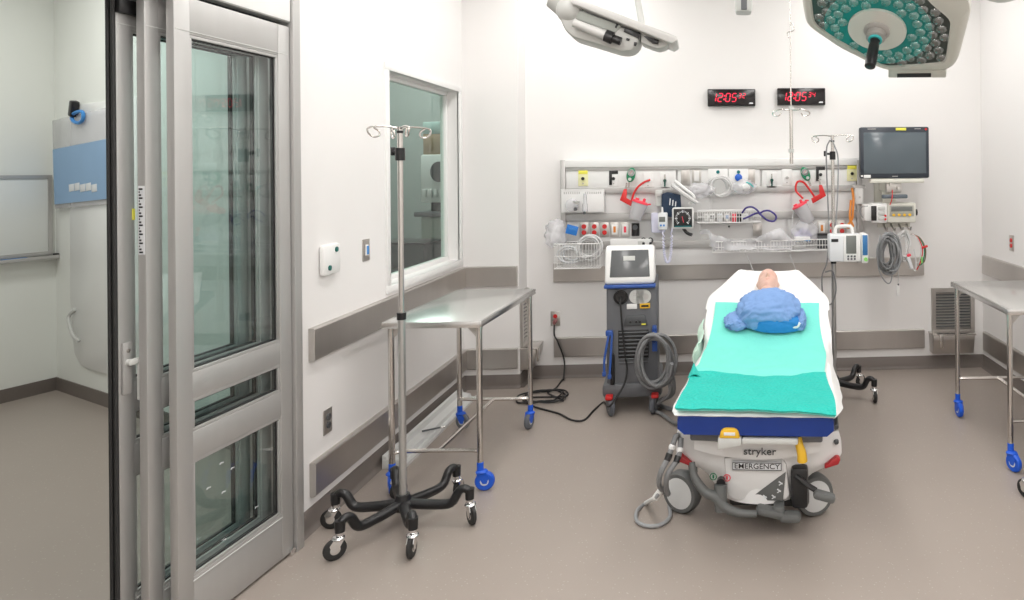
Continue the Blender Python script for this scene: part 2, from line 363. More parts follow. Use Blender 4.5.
def dbox(m, y0, y1, x0, x1, z0, z1):
    m.prism([(y0, z0), (y1, z0), (y1, z1), (y0, z1)], B0 + DN * x0 - DD * 3.236, DD, UP, DN * (x1 - x0), .002); return m
dbox(hd, .9, 3.222, .0, -.05, 2.345, 2.60); dbox(hd, .9, 3.222, -.05, -.20, 2.56, 2.60); dbox(hd, .9, 3.222, -.185, -.20, 2.345, 2.56)
hdr = struct(hd.build('trim_9', ALU), 'aluminium header box above the sliding door', 'door header')
m = MB(); dbox(m, .9, 3.222, .0005, .004, 2.35, 2.60); m.build('fascia', WHITE, hdr)
m = MB()
for x in (-.065, -.125): dbox(m, .9, 3.222, x, x - .03, 2.335, 2.37)
m.build('track', DGREY, hdr)
m = MB(); dbox(m, 3.228, 3.275, .012, -.25, 0, CZ - .001); struct(m.build('trim_10', ALU), 'aluminium jamb post between door and wall', 'door jamb')
m = MB(); dbox(m, .9, 3.228, -.01, -.13, 2.6, CZ - .001); struct(m.build('wall_over_door', WALL), 'white wall above the sliding door', 'wall')
m = MB(); dbox(m, 3.19, 3.215, -.005, .012, .0, .03); struct(m.build('trim_11', CHROME), 'small floor guide at the foot of the door', 'door guide')

# ------------------------------------------------------------------ corridor wall things
PA = CC + nA * .001; PB = CC + nB * .001
a0 = atp(-12, 178, PA, nA); a1 = atp(50, 175, PA, nA); zt = a1.z; zb = atp(50, 254, PA, nA).z
L = (a1 - a0).dot(DA) + 1.0
wb = thing('whiteboard', 'whiteboard in a thin grey frame on the corridor wall', 'whiteboard', V((a1.x, a1.y, zb)), math.atan2(-DA.x, DA.y))
hh = zt - zb                                          # local: +Y = DA, +X = nA
MB().bb(.0, .016, -L, 0, 0, hh, .002).build('board', mat('whiteboard_enamel', (.78, .80, .78), .25, var=.01), wb)
m = MB(); m.frame((.0, 0, 0), YA, UP, XA * .024, -L, 0, 0, hh, .025); m.build('board_frame', RAILM, wb)
m = MB(); m.bb(.0, .075, -L, .03, -.035, -.02, .004); m.bb(.068, .075, -L, .03, -.03, -.005); m.build('pen_tray', RAILM, wb)
MB().cyl((.045, -.32, -.012), (.045, -.17, -.012), .008).build('marker', BLUELBL, wb)
MB().box((.04, .02, -.01), (.05, .035, .03), .006).build('tray_cap', BLACK, wb)
def onB(px, py): d = atp(px, py, PB, nB) - CC; return d.dot(DB), d.z
xs, zs = onB(72, 204); _, zs2 = onB(90, 368)
tb = thing('transfer_board', 'large white rounded plastic transfer board hung on the corridor end wall', 'transfer board', CC + DB * xs + UP * zs2, math.atan2(DB.y, DB.x))
Wd, Ht = 1.1, zs - zs2 + .75
poly = [(Wd, 0), (Wd, Ht), (.05, Ht), (0, Ht - .06), (0, .5), (.02, .25), (.07, .08), (.16, .015), (.25, 0)]
MB().prism(poly, (0, -.004, 0), XA, UP, -YA * .012, .003).build('board', mat('board_white', (.84, .85, .84), .3, var=.01), tb)
m = MB(); m.tube([(.10, -.02, .42), (.06, -.045, .36), (.13, -.045, .24), (.17, -.02, .19)], .012, n=8)
m.build('grip', LGREY, tb)
x0, z0 = onB(59, 117); x1, _ = onB(108, 117); _, z1 = onB(60, 205)
sl = thing('document_sleeve', 'clear plastic sleeve with a blue sheet hung by a black clip on the corridor wall', 'document sleeve', CC + DB * x0 + UP * z1, math.atan2(DB.y, DB.x))
w_, h_ = x1 - x0 + .12, z0 - z1
MB().box((w_ / 2, -.032, h_ / 2), (w_, .006, h_), .002, Matrix.Rotation(-.06, 4, 'Y')).build('sleeve', CLEAR2, sl)
MB().box((w_ / 2, -.040, h_ * .36), (w_ * .96, .003, h_ * .62), .0, Matrix.Rotation(-.06, 4, 'Y')).build('blue_sheet', SLEEVEB, sl)
m = MB()
for k in range(5): m.box((w_ * (.36 + .1 * k), -.043, h_ * (.20 + .012 * (k % 2))), (w_ * .09, .002, .055), .008, Matrix.Rotation(-.1, 4, 'Y'))
m.build('sheet_print', WHITE2, sl)
m = MB(); m.tube([(w_ * .42, -.05, h_ * 1.0), (w_ * .42, -.05, h_ * .93), (w_ * .52, -.05, h_ * .90), (w_ * .6, -.05, h_ * .94), (w_ * .58, -.05, h_ * 1.02)], .012, closed=True); m.build('hang_loop', BLUELBL, sl)
m = MB(); m.box((w_ * .42, -.045, h_ * 1.06), (.05, .05, .12), .01, Matrix.Rotation(.3, 4, 'Y')); m.build('clip', BLACK, sl)
# ------------------------------------------------------------------ room behind the window
eq = thing('equipment_cart', 'pale equipment cart with a round dark dial, seen through the observation window', 'equipment cart', (-2.52, 7.2, .0), -.35)
MB().bb(-.24, .3, -.2, .25, 1.38, 1.85, .02).build('upper_cabinet', WHITE, eq)
MB().bb(-.24, .3, -.2, .25, .15, 1.24, .02).build('cart_body', mat('pale_green', (.45, .5, .43), .5, var=.03), eq)
MB().bb(-.27, .34, -.26, .28, 1.24, 1.29, .01).build('worktop', MGREY, eq); MB().bb(-.2, .26, -.1, .2, 1.29, 1.38).build('riser', DGREY, eq)
MB().cyl((-.0, -.202, 1.68), (-.0, -.225, 1.68), .1, n=24).build('dial', DGREY, eq)
m = MB()
for k in range(6): m.box((-.18 + k * .065, -.21, 1.47), (.04, .02, .08), .004)
m.build('button', WHITE, eq)
for x in (-.24, .24): MB().cyl((x, 0, 0), (x, 0, .16), .05).build('foot', BLACK, eq)
bx = thing('cardboard_box', 'tan box with a teal top band on the cart behind the window', 'box', (-2.52, 7.2, 1.851), -.35)
MB().bb(-.22, .28, -.18, .2, 0, .24, .006).build('carton', mat('cardboard', (.42, .30, .18), .8, var=.06), bx); MB().bb(-.222, .282, -.182, .202, .2, .32, .006).build('lid', mat('pale_teal', (.45, .6, .57), .6, var=.08, vscale=9), bx)
ct = thing('dark_counter', 'dark low counter seen through the lower part of the observation window', 'counter', (-2.62, 6.3, 0), -.2)
MB().bb(-.3, .36, -.25, .3, 0, .82, .01).build('cabinet', DGREY, ct); MB().bb(-.33, .39, -.28, .33, .82, .86, .008).build('worktop', MGREY, ct)
bn = thing('storage_bin', 'dark storage bin on the counter behind the window', 'bin', (-2.58, 6.3, .861), -.2)
MB().bb(-.22, .22, -.16, .18, 0, .2, .015).build('bin_body', DGREY, bn); MB().bb(-.23, .23, -.17, .19, .2, .22, .006).build('bin_rim', BLACK, bn)
# ================================================================== small things on the left wall
def plate_left(px, py, w, h, d, name, label, cat):
    p = atx(px, py, LX); return thing(name, label, cat, (LX, p.y, p.z), PI / 2)      # local +X = +Y world, -Y = into the room
r = plate_left(327, 259, 0, 0, 0, 'wall_intercom', 'white rounded call unit with two green buttons on the left wall', 'call unit')
MB().bb(-.078, .078, -.03, 0, -.075, .075, .014).build('housing', WHITE, r)
for x, z in ((-.035, -.04), (.03, .045)): MB().cyl((x, -.03, z), (x, -.035, z), .013).build('button', mat('green_button', (.0, .12, .10), .4, var=.02), r)
r = plate_left(365.5, 250, 0, 0, 0, 'light_switch', 'steel switch plate with a blue rocker on the left wall', 'switch')
MB().bb(-.038, .038, -.006, 0, -.06, .06, .002).build('plate', STEEL, r); MB().bb(-.014, .014, -.012, -.004, -.03, .03, .003).build('surround', WHITE, r); MB().bb(-.01, .01, -.016, -.01, -.024, .024, .003).build('rocker', BLUELBL, r)
def socket_parts(r, face, n=2):
    MB().bb(-.038, .038, -.006, 0, -.06, .06, .002).build('plate', STEEL, r)
    for k in range(n):
        z = (.02, -.02)[k] if n == 2 else 0
        s = MB().cyl((0, -.004, z), (0, -.012, z), .0165, n=20).build('receptacle', face, r)
        m = MB()
        for x in (-.006, .006): m.bb(x - .001, x + .001, -.0128, -.011, z - .002, z + .007)
        m.cyl((0, -.011, z - .008), (0, -.0128, z - .008), .002, n=8); m.build('slot', BLACK, s)
r = plate_left(327, 421, 0, 0, 0, 'wall_socket', 'steel socket plate with dark outlets low on the left wall', 'socket'); socket_parts(r, DGREY)
p = atx(1012, 243, RX); r = thing('wall_socket', 'steel socket plate with two red outlets on the right wall', 'socket', (RX, p.y, p.z), -PI / 2); socket_parts(r, RED)
p = at(555.5, 318.5, BY); r = thing('wall_socket', 'steel socket plate low on the back wall, feeding the black power cord', 'socket', p); socket_parts(r, RED)
SOCK = p
# steel grilles with wall boxes
def grille(loc, rz, w, h, label):
    r = thing('wall_grille', label, 'grille', loc, rz)
    m = MB(); m.frame((0, 0, 0), XA, UP, -YA * .02, -w / 2, w / 2, -h / 2, h / 2, .035); m.build('frame', STEEL, r)
    m = MB(); n = 13
    for k in range(n): m.box((0, -.008, -h / 2 + .045 + k * (h - .09) / (n - 1)), (w - .07, .018, .003), 0, Matrix.Rotation(.6, 4, 'X'))
    m.build('louvre', STEELD, r); MB().bb(-w / 2 + .02, w / 2 - .02, -.003, 0, -h / 2 + .02, h / 2 - .02).build('backing', MGREY, r); return r
def wallbox(loc, rz, w, h, label):
    r = thing('wall_box', label, 'wall box', loc, rz)
    m = MB(); m.prism([(0, -h / 2), (-.09, -h / 2), (-.12, h * .25), (-.12, h / 2), (0, h / 2)], (-w / 2, 0, 0), YA, UP, XA * w, .004); m.build('body', STEEL, r)
    m = MB(); m.box((0, -.062, h / 2 + .006), (w + .02, .135, .012), .004); m.box((-w * .32, -.128, h * .2), (.03, .014, h * .7), .004); m.build('lid', STEEL2, r); return r
a, b = at(931, 288, BY), at(974, 332, BY); grille((a + b) / 2, 0, b.x - a.x, a.z - b.z, 'brushed steel return grille low on the back wall, right of the bed')
a, b = at(933, 334, BY - .1), at(974, 352, BY - .1); c = (a + b) / 2; wallbox((c.x, BY, c.z - .01), 0, b.x - a.x, a.z - b.z, 'steel wall box with a folded lid under the grille right of the bed')
grille((JX, 5.67, .52), PI / 2, .2, .44, 'brushed steel return grille on the side of the white pier')
wallbox((JX, 5.67, .21), PI / 2, .22, .16, 'steel wall box under the grille on the side of the pier')
# ================================================================== casters, IV stands, tables
def caster(parent, loc, rz, R, forkm, wheelm, hubm, w=.03):
    """fork with its stem at loc (top), wheel below and behind"""
    x, y, z = loc; c = bpy.data.objects.new('caster', None)
    d = V((math.cos(rz), math.sin(rz), 0)); s = V((-d.y, d.x, 0)); o = V((x, y, 0)); wc = o + d * R * .45 + UP * R
    m = MB(); m.cyl(o + UP * (R * 1.9), V((x, y, z)), R * .34); m.ball(o + UP * (R * 1.98) + d * R * .15, R * .58, (1.1, 1, .45))
    for q in (-1, 1):
        m.prism([(-R * .35, R * 1.95), (R * .6, R * 2.0), (R * .95, R * 1.5), (R * .7, R * .8), (R * .3, R * .8)], o + s * (q * (w / 2 + .003)) - s * .002, d, UP, s * .004)
    f = m.build('caster', forkm, parent)
    t = MB(); Q = Matrix.Translation(wc) @ s.to_track_quat('Z', 'Y').to_matrix().to_4x4()
    t.lathe([(R * .55, -w / 2), (R * .85, -w / 2), (R, -w * .25), (R, w * .25), (R * .85, w / 2), (R * .55, w / 2)], Q, 24); wl = t.build('wheel', wheelm, f)
    MB().lathe([(.001, -w / 2 - .002), (R * .3, -w / 2 - .002), (R * .58, -w / 2 + .002), (R * .58, w / 2 - .002), (R * .3, w / 2 + .002), (.001, w / 2 + .002)], Q, 20).build('hub', hubm, f)
    return f
def iv_stand(label, loc, rz, nleg, reach, top, clampz, splitz, arms, armr, tall=True):
    r = thing('iv_stand', label, 'drip stand', loc, rz)
    m = MB(); m.cyl((0, 0, .09), (0, 0, .15), .045, .03); m.ball((0, 0, .10), .055, (1, 1, .6)); hub = m.build('hub', BLACK, r)
    for k in range(nleg):
        a = 2 * PI * k / nleg; d = V((math.cos(a), math.sin(a), 0))
        m = MB(); m.tube([d * .02 + UP * .105, d * reach * .45 + UP * .095, d * reach * .72 + UP * .10, d * reach * .84 + UP * .155, d * reach * .93 + UP * .165, d * reach + UP * .15], lambda t: .024 - .006 * t, n=10, sub=5)
        m.cyl(d * reach + UP * .165, d * reach + UP * .115, .022, .02); lg = m.build('leg', BLACK, r)
        caster(lg, (d.x * reach, d.y * reach, .12), a + random.uniform(-1.3, 1.3), .046, CHROME, RUBBER, CHROME, .022)
    MB().cyl((0, 0, .1), (0, 0, splitz), .017).build('lower_pole', mat('pole_grey', (.5, .5, .49), .3, .8, var=.04), r)
    MB().cyl((0, 0, splitz - .02), (0, 0, splitz + .012), .021).build('collar', BLACK, r)
    MB().cyl((0, 0, splitz), (0, 0, top), .0125).build('upper_pole', STEEL2, r)
    m = MB(); m.cyl((0, 0, clampz - .03), (0, 0, clampz + .03), .022); m.cyl((0, 0, clampz + .01), (-.045, -.02, clampz + .015), .008); m.box((-.052, -.024, clampz + .015), (.012, .022, .04), .004); m.cyl((0, 0, clampz + .1), (0, 0, clampz + .112), .015); m.build('clamp', BLACK, r)
    for k in range(arms):
        a = 2 * PI * k / arms + .15; d = V((math.cos(a), math.sin(a), 0)); R = armr
        m = MB(); m.tube([V((0, 0, top - .01)), d * R * .4 + UP * (top), d * (R - .02) + UP * (top - .003), d * (R + .004) + UP * (top - .012), d * R + UP * (top - .034), d * (R - .022) + UP * (top - .05), d * (R - .045) + UP * (top - .042), d * (R - .042) + UP * (top - .022), d * (R - .022) + UP * (top - .008)], .0045, n=7, sub=5)
        m.build('hook', STEEL2, r)
    return r
iv_stand('tall steel drip stand with a black six-legged base beside the left steel table', (-1.452, 3.43, 0), math.radians(-60), 6, .31, 1.895, 1.765, 1.0, 4, .135)
def table(label, loc, rz, w, l, grp):
    r = thing('instrument_table', label, 'table', loc, rz, grp); hw, hl = w / 2 + .022, l / 2 + .045; zt = .90; zb = .2 if w < .5 else .26
    m = MB(); m.bb(-hw, hw, -hl, hl, zt - .004, zt, .001)
    for x in (-hw, hw): m.bb(x - .006, x + .006, -hl, hl, zt - .032, zt, .002)
    for y in (-hl, hl): m.bb(-hw, hw, y - .006, y + .006, zt - .032, zt, .002)
    m.build('table_top', TOPST, r)
    for x in (-1, 1):
        for y in (-1, 1):
            px, py = x * w / 2, y * l / 2
            m = MB(); m.cyl((px, py, .13), (px, py, zt - .008), .0155); lg = m.build('leg', STEEL2, r)
            m = MB(); m.prism([(0, 0), (.07, 0), (.0, -.08)], (px, py, zt - .03), V((-x, 0, 0)), UP, YA * .003)
            m.prism([(0, 0), (.07, 0), (.0, -.08)], (px, py, zt - .03), V((0, -y, 0)), UP, XA * .003); m.build('gusset', STEELD, lg)
            caster(lg, (px, py, .15), {(-1, -1): -1.15, (1, -1): .15 if w < .5 else 2.9, (-1, 1): -.3 if w < .5 else -1.5, (1, 1): -1.75}[(x, y)], .05, BLUE, BLUE if y < 0 or w > .5 else mat('caster_grey', (.12, .13, .15), .5, var=.05), WHITE2 if y < 0 or w > .5 else LGREY)
    m = MB()
    for y in (-1, 1): m.tube([(-w / 2, y * l / 2, zb), (-w / 2 + .06, y * l / 2 - y * .03, zb), (w / 2 - .06, y * l / 2 - y * .03, zb), (w / 2, y * l / 2, zb)], .011, n=8)
    m.tube([(0, -l / 2 + .03, zb), (0, l / 2 - .03, zb)], .011, raw=True); m.build('stretcher', STEEL2, r); return r
table('steel instrument table on blue casters beside the left wall', (-1.412, 4.235, 0), math.radians(-2.5), .46, .90, 'steel instrument tables')
table('steel instrument table on blue casters beside the right wall', (1.948, 4.215, 0), math.radians(-1), .54, .86, 'steel instrument tables')
r = iv_stand('black wheeled drip stand cut by the right edge of the photo', (1.895, 3.47, 0), math.radians(183), 5, .28, 1.9, 1.7, 1.0, 4, .15)
# white channel on the floor under the left table
r = thing('metal_channel', 'long white metal channel lying on the floor under the left steel table', 'metal channel', (-1.79, 4.09, 0))
m = MB(); m.prism([(-.055, 0), (.075, 0), (.075, .018), (.066, .018), (.062, .008), (.03, .008), (.022, .028), (-.028, .04), (-.036, .07), (-.055, .075)], (0, 0, 0), XA, UP, YA * 1.25); m.build('channel', mat('channel_white', (.72, .73, .72), .3, .2, var=.03), r)
m = MB(); m.bb(-.05, .07, -.004, .004, .001, .05, .002); m.build('end_cap', LGREY, r)
r = thing('marker_pen', 'dark pen lying on the white channel under the left table', 'pen', (-1.755, 4.58, .0365), .55)
m = MB(); m.tube([(-.06, 0, .006), (.05, 0, .006)], .006, raw=True); m.build('barrel', DGREY, r); MB().cyl((.05, 0, .006), (.075, 0, .006), .0068).build('cap', CHROME, r)
# ================================================================== clocks
SEG = {'0': 'abcdef', '1': 'bc', '2': 'abged', '3': 'abgcd', '4': 'fgbc', '5': 'afgcd'}
def digit(m, ch, x, z, w, h, t, y):
    sh = .16
    P = {'a': ((0, h), (w, h)), 'b': ((w, h), (w, h / 2)), 'c': ((w, h / 2), (w, 0)), 'd': ((0, 0), (w, 0)), 'e': ((0, 0), (0, h / 2)), 'f': ((0, h / 2), (0, h)), 'g': ((0, h / 2), (w, h / 2))}
    for s in SEG[ch]:
        (ax, az), (bx, bz) = P[s]; g = t * .62
        a = V((ax, az, 0)); b = V((bx, bz, 0)); d = (b - a).normalized(); n = V((-d.y, d.x, 0)); a = a + d * g; b = b - d * g
        q = [a - d * t * .4, a + n * t / 2, b + n * t / 2, b + d * t * .4, b - n * t / 2, a - n * t / 2]
        m.prism([(x + v.x + v.y * sh, z + v.y) for v in q], (0, y, 0), XA, UP, -YA * .0006)
def clock(x0, y0, x1, y1, secs, label):
    a, b = at(x0, y0, BY - .05), at(x1, y1, BY - .05); c = (a + b) / 2; w, h = b.x - a.x, a.z - b.z
    r = thing('wall_clock', label, 'clock', (c.x, BY, c.z), 0, 'digital wall clocks')
    MB().box((0, -.025, 0), (w, .05, h), .006).build('case', BLACK, r)
    MB().box((0, -.0505, 0), (w - .014, .002, h - .014), .001).build('display', mat('display_black', (.006, .004, .005), .15, var=.05), r)
    m = MB(); y = -.0520; dh = h * .47; dw = dh * .50; z = -dh / 2
    X = -w * .42
    for ch in '12': digit(m, ch, X, z, dw, dh, .0075, y); X += dw * 1.55
    for zz in (.28, .72): m.box((X - dw * .02 + zz * .01, y, z + dh * zz), (.011, .001, .011), 0)
    X += dw * .35
    for ch in '05': digit(m, ch, X, z, dw, dh, .0075, y); X += dw * 1.55
    s = dh * .55
    for ch in secs: digit(m, ch, X + .006, z + dh - s, s * .52, s, .0045, y); X += s * .92
    m.build('digits', LEDRED, r)
    MB().prism([(-.018, 0), (.02, 0), (.016, .012), (-.008, .012)], (w * .40, -.0518, -h * .38), XA, UP, -YA * .0006).build('maker_mark', WHITE2, r)
    return r
clock(707.5, 89, 755.5, 106, '32', 'black digital wall clock with red digits, the one clear of the hanging pole')
clock(777.5, 88, 825.5, 105, '34', 'black digital wall clock with red digits, crossed by the hanging pole')
# ================================================================== HEADWALL
HY = 5.70                                             # front face of the headwall
def hw(px, py, d=0): return at(px, py, HY - d)
def hl(px, py, d=0): return hw(px, py, d) - HO
HO = V((at(560, 262, HY).x, BY, .90))
hwl = thing('headwall_rack', 'long off-white service rack on the back wall with rails, outlets and hanging equipment', 'headwall', HO)
def rect(m, x0, y0, x1, y1, d0, d1, bev=.003):        # a box facing the room, px rectangle on the plane HY-d1
    a, b = at(x0, y0, HY - d1) - HO, at(x1, y1, HY - d1) - HO
    m.bb(a.x, b.x, HY - d0 - BY, HY - d1 - BY, b.z, a.z, bev); return m
WB = BY - HY                                           # wall offset
m = MB(); rect(m, 563, 165, 859, 262, -WB, -.02, .004); m.build('back_panel', PANELM, hwl)
m = MB(); rect(m, 560, 160, 862, 165, -WB, .02, .004); m.build('top_cap', WHITE, hwl)
for x in (560, 857):
    m = MB(); rect(m, x, 160, x + 6, 263, -WB, .025, .003); m.build('upright', RAILM, hwl)
for (y0, y1, x1) in ((166, 168.5, 858), (188, 191, 858), (214, 217.5, 858), (242, 245.5, 858)):
    m = MB(); rect(m, 566, y0, x1, y1, -.02, .012, .002); m.build('equipment_rail', RAILM, hwl)
for (x0, y0, x1, y1) in ((566, 170, 676, 187), (678, 168.5, 760, 187), (762, 170, 856, 187)):
    m = MB(); rect(m, x0, y0, x1, y1, -.02, .004, .003); m.build('outlet_panel', WHITE, hwl)
for (x0, y0, x1, y1) in ((566, 218, 700, 241), (702, 218, 786, 241), (788, 218, 856, 241), (566, 192, 630, 213), (632, 192, 710, 213), (712, 192, 790, 213), (792, 192, 856, 213)):
    m = MB(); rect(m, x0, y0, x1, y1, -.02, -.012, .003); m.build('infill_panel', PANELM, hwl)
m = MB(); rect(m, 563, 247, 859, 262, -.02, -.005, .003); m.build('skirt_panel', PANELM, hwl)
def outlet(px, py, m1, top=None):                     # gas outlet: plate, coloured top, round port
    m = MB(); rect(m, px - 5, py - 8, px + 5, py + 8, 0, .012, .003); o = m.build('gas_outlet', m1, hwl)
    if top is not None:
        m = MB(); rect(m, px - 4.5, py - 7.5, px + 4.5, py - 4.0, .010, .015, .001); m.build('colour_band', top, o)
    c = hl(px, py + .6, .012)
    MB().lathe([(.001, 0), (.013, 0), (.013, .012), (.007, .014), (.007, .008), (.001, .008)], Matrix.Translation(c) @ Matrix.Rotation(PI / 2, 4, 'X')).build('port', BLACK if m1 is not WHITE or top is not None else RAILM, o)
    MB().cyl(hl(px, py + 5.5, .01), hl(px, py + 5.5, .016), .006).build('keyway', RAILM, o); return o
outlet(583, 178, mat('pale_yellow', (.80, .78, .45), .45, var=.02), LEMON); outlet(852, 173, MATS['pale_yellow'], LEMON)
outlet(648, 180, WHITE); outlet(787, 177, WHITE)
for px, py in ((613.5, 178), (820.5, 174)):
    o = outlet(px, py, WHITE, BLACK); m = MB(); rect(m, px - 4.5, py - 7, px - 1.5, py + 7, .011, .016, .001); m.build('black_band', BLACK, o)
for px, py in ((665, 180.5), (771.5, 180)):
    o = outlet(px, py, WHITE); m = MB(); c = hl(px, py, .014); m.cyl(c, c - YA * .05, .012); m.cyl(c - YA * .03 + UP * .0, c - YA * .035 - UP * .05, .009, .006); m.build('hose_plug', mat('dark_green', (.0, .07, .05), .4, var=.04), o)
    m = MB(); m.cyl(c - YA * .02, c - YA * .02 + UP * .05, .006); m.build('stem', STEEL2, o)
def duplex(px, py, face, kind):
    m = MB(); rect(m, px - 4.6, py - 7.4, px + 4.6, py + 7.4, -.012, .0, .002); o = m.build('receptacle', STEELD, hwl)
    if kind == 'red':
        for dy in (-3.0, 3.0):
            c = hl(px, py + dy, 0); MB().cyl(c, c - YA * .008, .0185, n=20).build('outlet_face', face, o)
    else:
        m = MB(); rect(m, px - 3, py - 5, px + 3, py + 5, -.005, .005, .002); m.build('switch_plate', WHITE, o)
        m = MB(); rect(m, px - 1.2, py - 3, px + 1.2, py + 3, 0, .008, .001); m.build('rocker', face, o)
for i, px in enumerate((584, 594.3, 604.6)): duplex(px, 229.5, RED, 'red')
duplex(614.5, 229.5, ORANGE, 'sw'); duplex(625, 229.5, PINK, 'sw')
duplex(822, 228, ORANGE, 'sw'); 
for px in (832, 842): duplex(px, 228, RED, 'red')
for (px, py, hh_) in ((685.5, 177, 8), (696.5, 176, 7.5), (750.5, 176, 7.5), (757.5, 229.5, 6.5)):
    m = MB(); rect(m, px - 4.6, py - hh_, px + 4.6, py + hh_, 0, .012, .002); o = m.build('blank_plate', STEELD, hwl)
    m = MB(); rect(m, px - 2.4, py - hh_ * .7, px + 2.4, py + hh_ * .7, .01, .015, .001); m.build('plate_insert', WHITE if px == 696.5 else STEEL, o)
for px in (718, 738.5):
    m = MB(); rect(m, px - 10, 169, px + 10, 194, 0, .02, .004); o = m.build('valve_block', WHITE, hwl)
    MB().cyl(hl(px, 172, .02), hl(px, 172, .028), .014).build('green_cap', mat('cap_green', (.0, .16, .17), .4, var=.03), o)
c = hl(738.5, 177.5, .02); MB().lathe([(.001, 0), (.03, 0), (.03, .012), (.02, .02), (.001, .02)], Matrix.Translation(c) @ Matrix.Rotation(PI / 2, 4, 'X')).build('blue_dial', mat('dial_blue', (.02, .12, .55), .3, var=.03), hwl)
MB().ball(hl(729, 226.5, -.012), .008).build('plug_hole', BLACK, hwl)

# ---- flowmeters (green) and suction sets (red)
def flowmeter(px, py, tilt, label):
    L = Loc(px, py, HY - .07); r = thing('oxygen_flowmeter', label, 'flowmeter', L.o, 0, 'green oxygen flowmeters'); R = Matrix.Rotation(tilt, 4, 'Y')
    m = MB(); m.lathe([(.001, -.02), (.030, -.02), (.034, -.012), (.034, .012), (.030, .02), (.001, .02)], R @ Matrix.Diagonal((1.0, 1, 1.75, 1)) @ Matrix.Rotation(PI / 2, 4, 'X'), 28); m.build('body', GREEN, r, ang=50)
    u = R @ V((0, 0, 1)); c = u * .018; M = Matrix.Translation(c) @ Matrix.Rotation(PI / 2, 4, 'X')
    MB().lathe([(.001, .018), (.027, .018), (.027, .026), (.001, .026)], M).build('gauge_face', WHITE, r)
    MB().lathe([(.024, .0262), (.0185, .0262), (.0185, .027), (.024, .027)], M).build('gauge_ring', RAILM, r)
    MB().box(c + V((0, -.028, .004)), (.003, .002, .022), 0, Matrix.Rotation(.6, 4, 'Y')).build('needle', RED, r)
    MB().cyl(u * -.034 - YA * .015, u * -.034 - YA * .03, .013).build('knob', LGREY, r)
    MB().cyl(u * -.05, u * -.105, .008).build('outlet_stem', STEEL2, r); MB().cyl((0, .02, 0), (0, .068, 0), .013).build('wall_adapter', STEEL2, r)
flowmeter(631, 175, .22, 'green oval oxygen flowmeter above the straight red tube, left half of the rack')
flowmeter(805.5, 174, -.42, 'green oval oxygen flowmeter above the looped red tube, right half of the rack')
def suction(px, py, mir, looped, label):
    L = Loc(px, py, HY - .09); r = thing('suction_elbow', label, 'suction tube', L.o, 0, 'red suction fittings'); s = -1 if mir else 1; k = L.k
    P = lambda x, y, d=0: V((k(x) * s, -d, -k(y)))
    m = MB(); z = -.012
    m.prism([(k(a) * s, -k(b)) for a, b in ((-5, -2), (-2, -2), (-2.5, 7), (6, 11.5), (4.5, 16.5), (-9 + 0, 9))], (0, z, 0), XA, UP, YA * .024, .003); m.build('elbow', RED, r)
    m = MB()
    if looped: m.tube([P(2, 11), P(8, 2), P(14, -5), P(20, -5), P(21.5, 3), P(17, 9, .03), P(15.5, 11, .05)], .0085)
    else: m.tube([P(2, 11), P(5, 2), P(9, -4), P(15, -8.5), P(21, -11)], .0085)
    m.build('tube', RED, r); MB().cyl(P(-3.5, -2), P(-2, -8), .007).build('stem', STEEL2, r); return r
suction(629, 191, False, False, 'red suction elbow with a red tube rising to the right, left half of the rack')
suction(817, 187, True, True, 'red suction elbow with a red looped tube, right half of the rack')
def canister(px, py, h, tilt, label, mat2=CLEAR):
    L = Loc(px, py, HY - .12); r = thing('suction_canister', label, 'canister', L.o, 0, 'clear suction canisters'); hh = L.k(h); R = .062
    M = Matrix.Rotation(tilt, 4, 'Y')
    MB().lathe([(R * .78, -hh), (R * .82, -hh * .98), (R, -.02), (R * 1.03, 0), (R * .95, 0), (R * .95, -.02), (R * .76, -hh * .96), (R * .7, -hh * .96)], M, 28).build('cup', mat2, r)
    MB().lathe([(.001, 0), (R * 1.08, 0), (R * 1.08, .012), (R * .8, .018), (.001, .018)], M, 28).build('lid', PINK, r)
    m = MB(); m.lathe([(.012, .016), (.012, .04), (.007, .045)], M @ Matrix.Translation((.025, 0, 0)), 12); m.lathe([(.016, .016), (.016, .032), (.001, .032)], M @ Matrix.Translation((-.03, 0, 0)), 12); m.box(M @ V((.07, 0, .012)), (.03, .02, .012), .003); m.build('port', PINK, r)
    m = MB(); m.box((0, .085, -.02), (.05, .05, .03), .004); m.build('bracket', LGREY, r); return r
canister(640, 203, 17, .33, 'clear suction canister with a red lid below the straight red tube')
canister(800, 206, 19, -.5, 'clear tilted suction canister with a red lid below the looped red tube')
L = Loc(635.5, 229.5, HY - .06); r = thing('suction_regulator', 'black round suction regulator right of the red outlets on the rack', 'regulator', L.o)
MB().cyl((0, 0, -.05), (0, 0, .05), .032).build('body', BLACK, r); MB().cyl((0, -.02, .02), (0, -.045, .02), .02).build('knob', DGREY, r); MB().cyl((0, .0, .0), (0, .055, .0), .012).build('mount', STEELD, r)
# ---- blood pressure gauge, cuff, thermometer
L = Loc(683, 218, HY - .12); r = thing('blood_pressure_gauge', 'square white-framed blood pressure gauge with a black dial', 'blood pressure gauge', L.o)
w_ = L.k(10.8); MB().box((0, 0, 0), (2 * w_, .05, 2 * w_), .018).build('case', WHITE, r); MB().box((0, -.025, .002), (1.68 * w_, .006, 1.68 * w_), .006).build('dial', BLACK, r)
m = MB()
for k in range(25):
    a = PI * 1.25 - k * PI * 1.5 / 24; d = V((math.cos(a), 0, math.sin(a))); R_ = w_ * .62
    m.box(d * R_ + V((0, -.0290, 0)), (.003 if k % 4 else .006, .002, .013 if k % 4 else .02), 0, Matrix.Rotation(PI / 2 - a, 4, 'Y'))
m.build('dial_tick', WHITE2, r)
MB().box((0, -.030, -.01), (.004, .002, .05), 0, Matrix.Rotation(2.9, 4, 'Y')).build('needle', PINK, r)
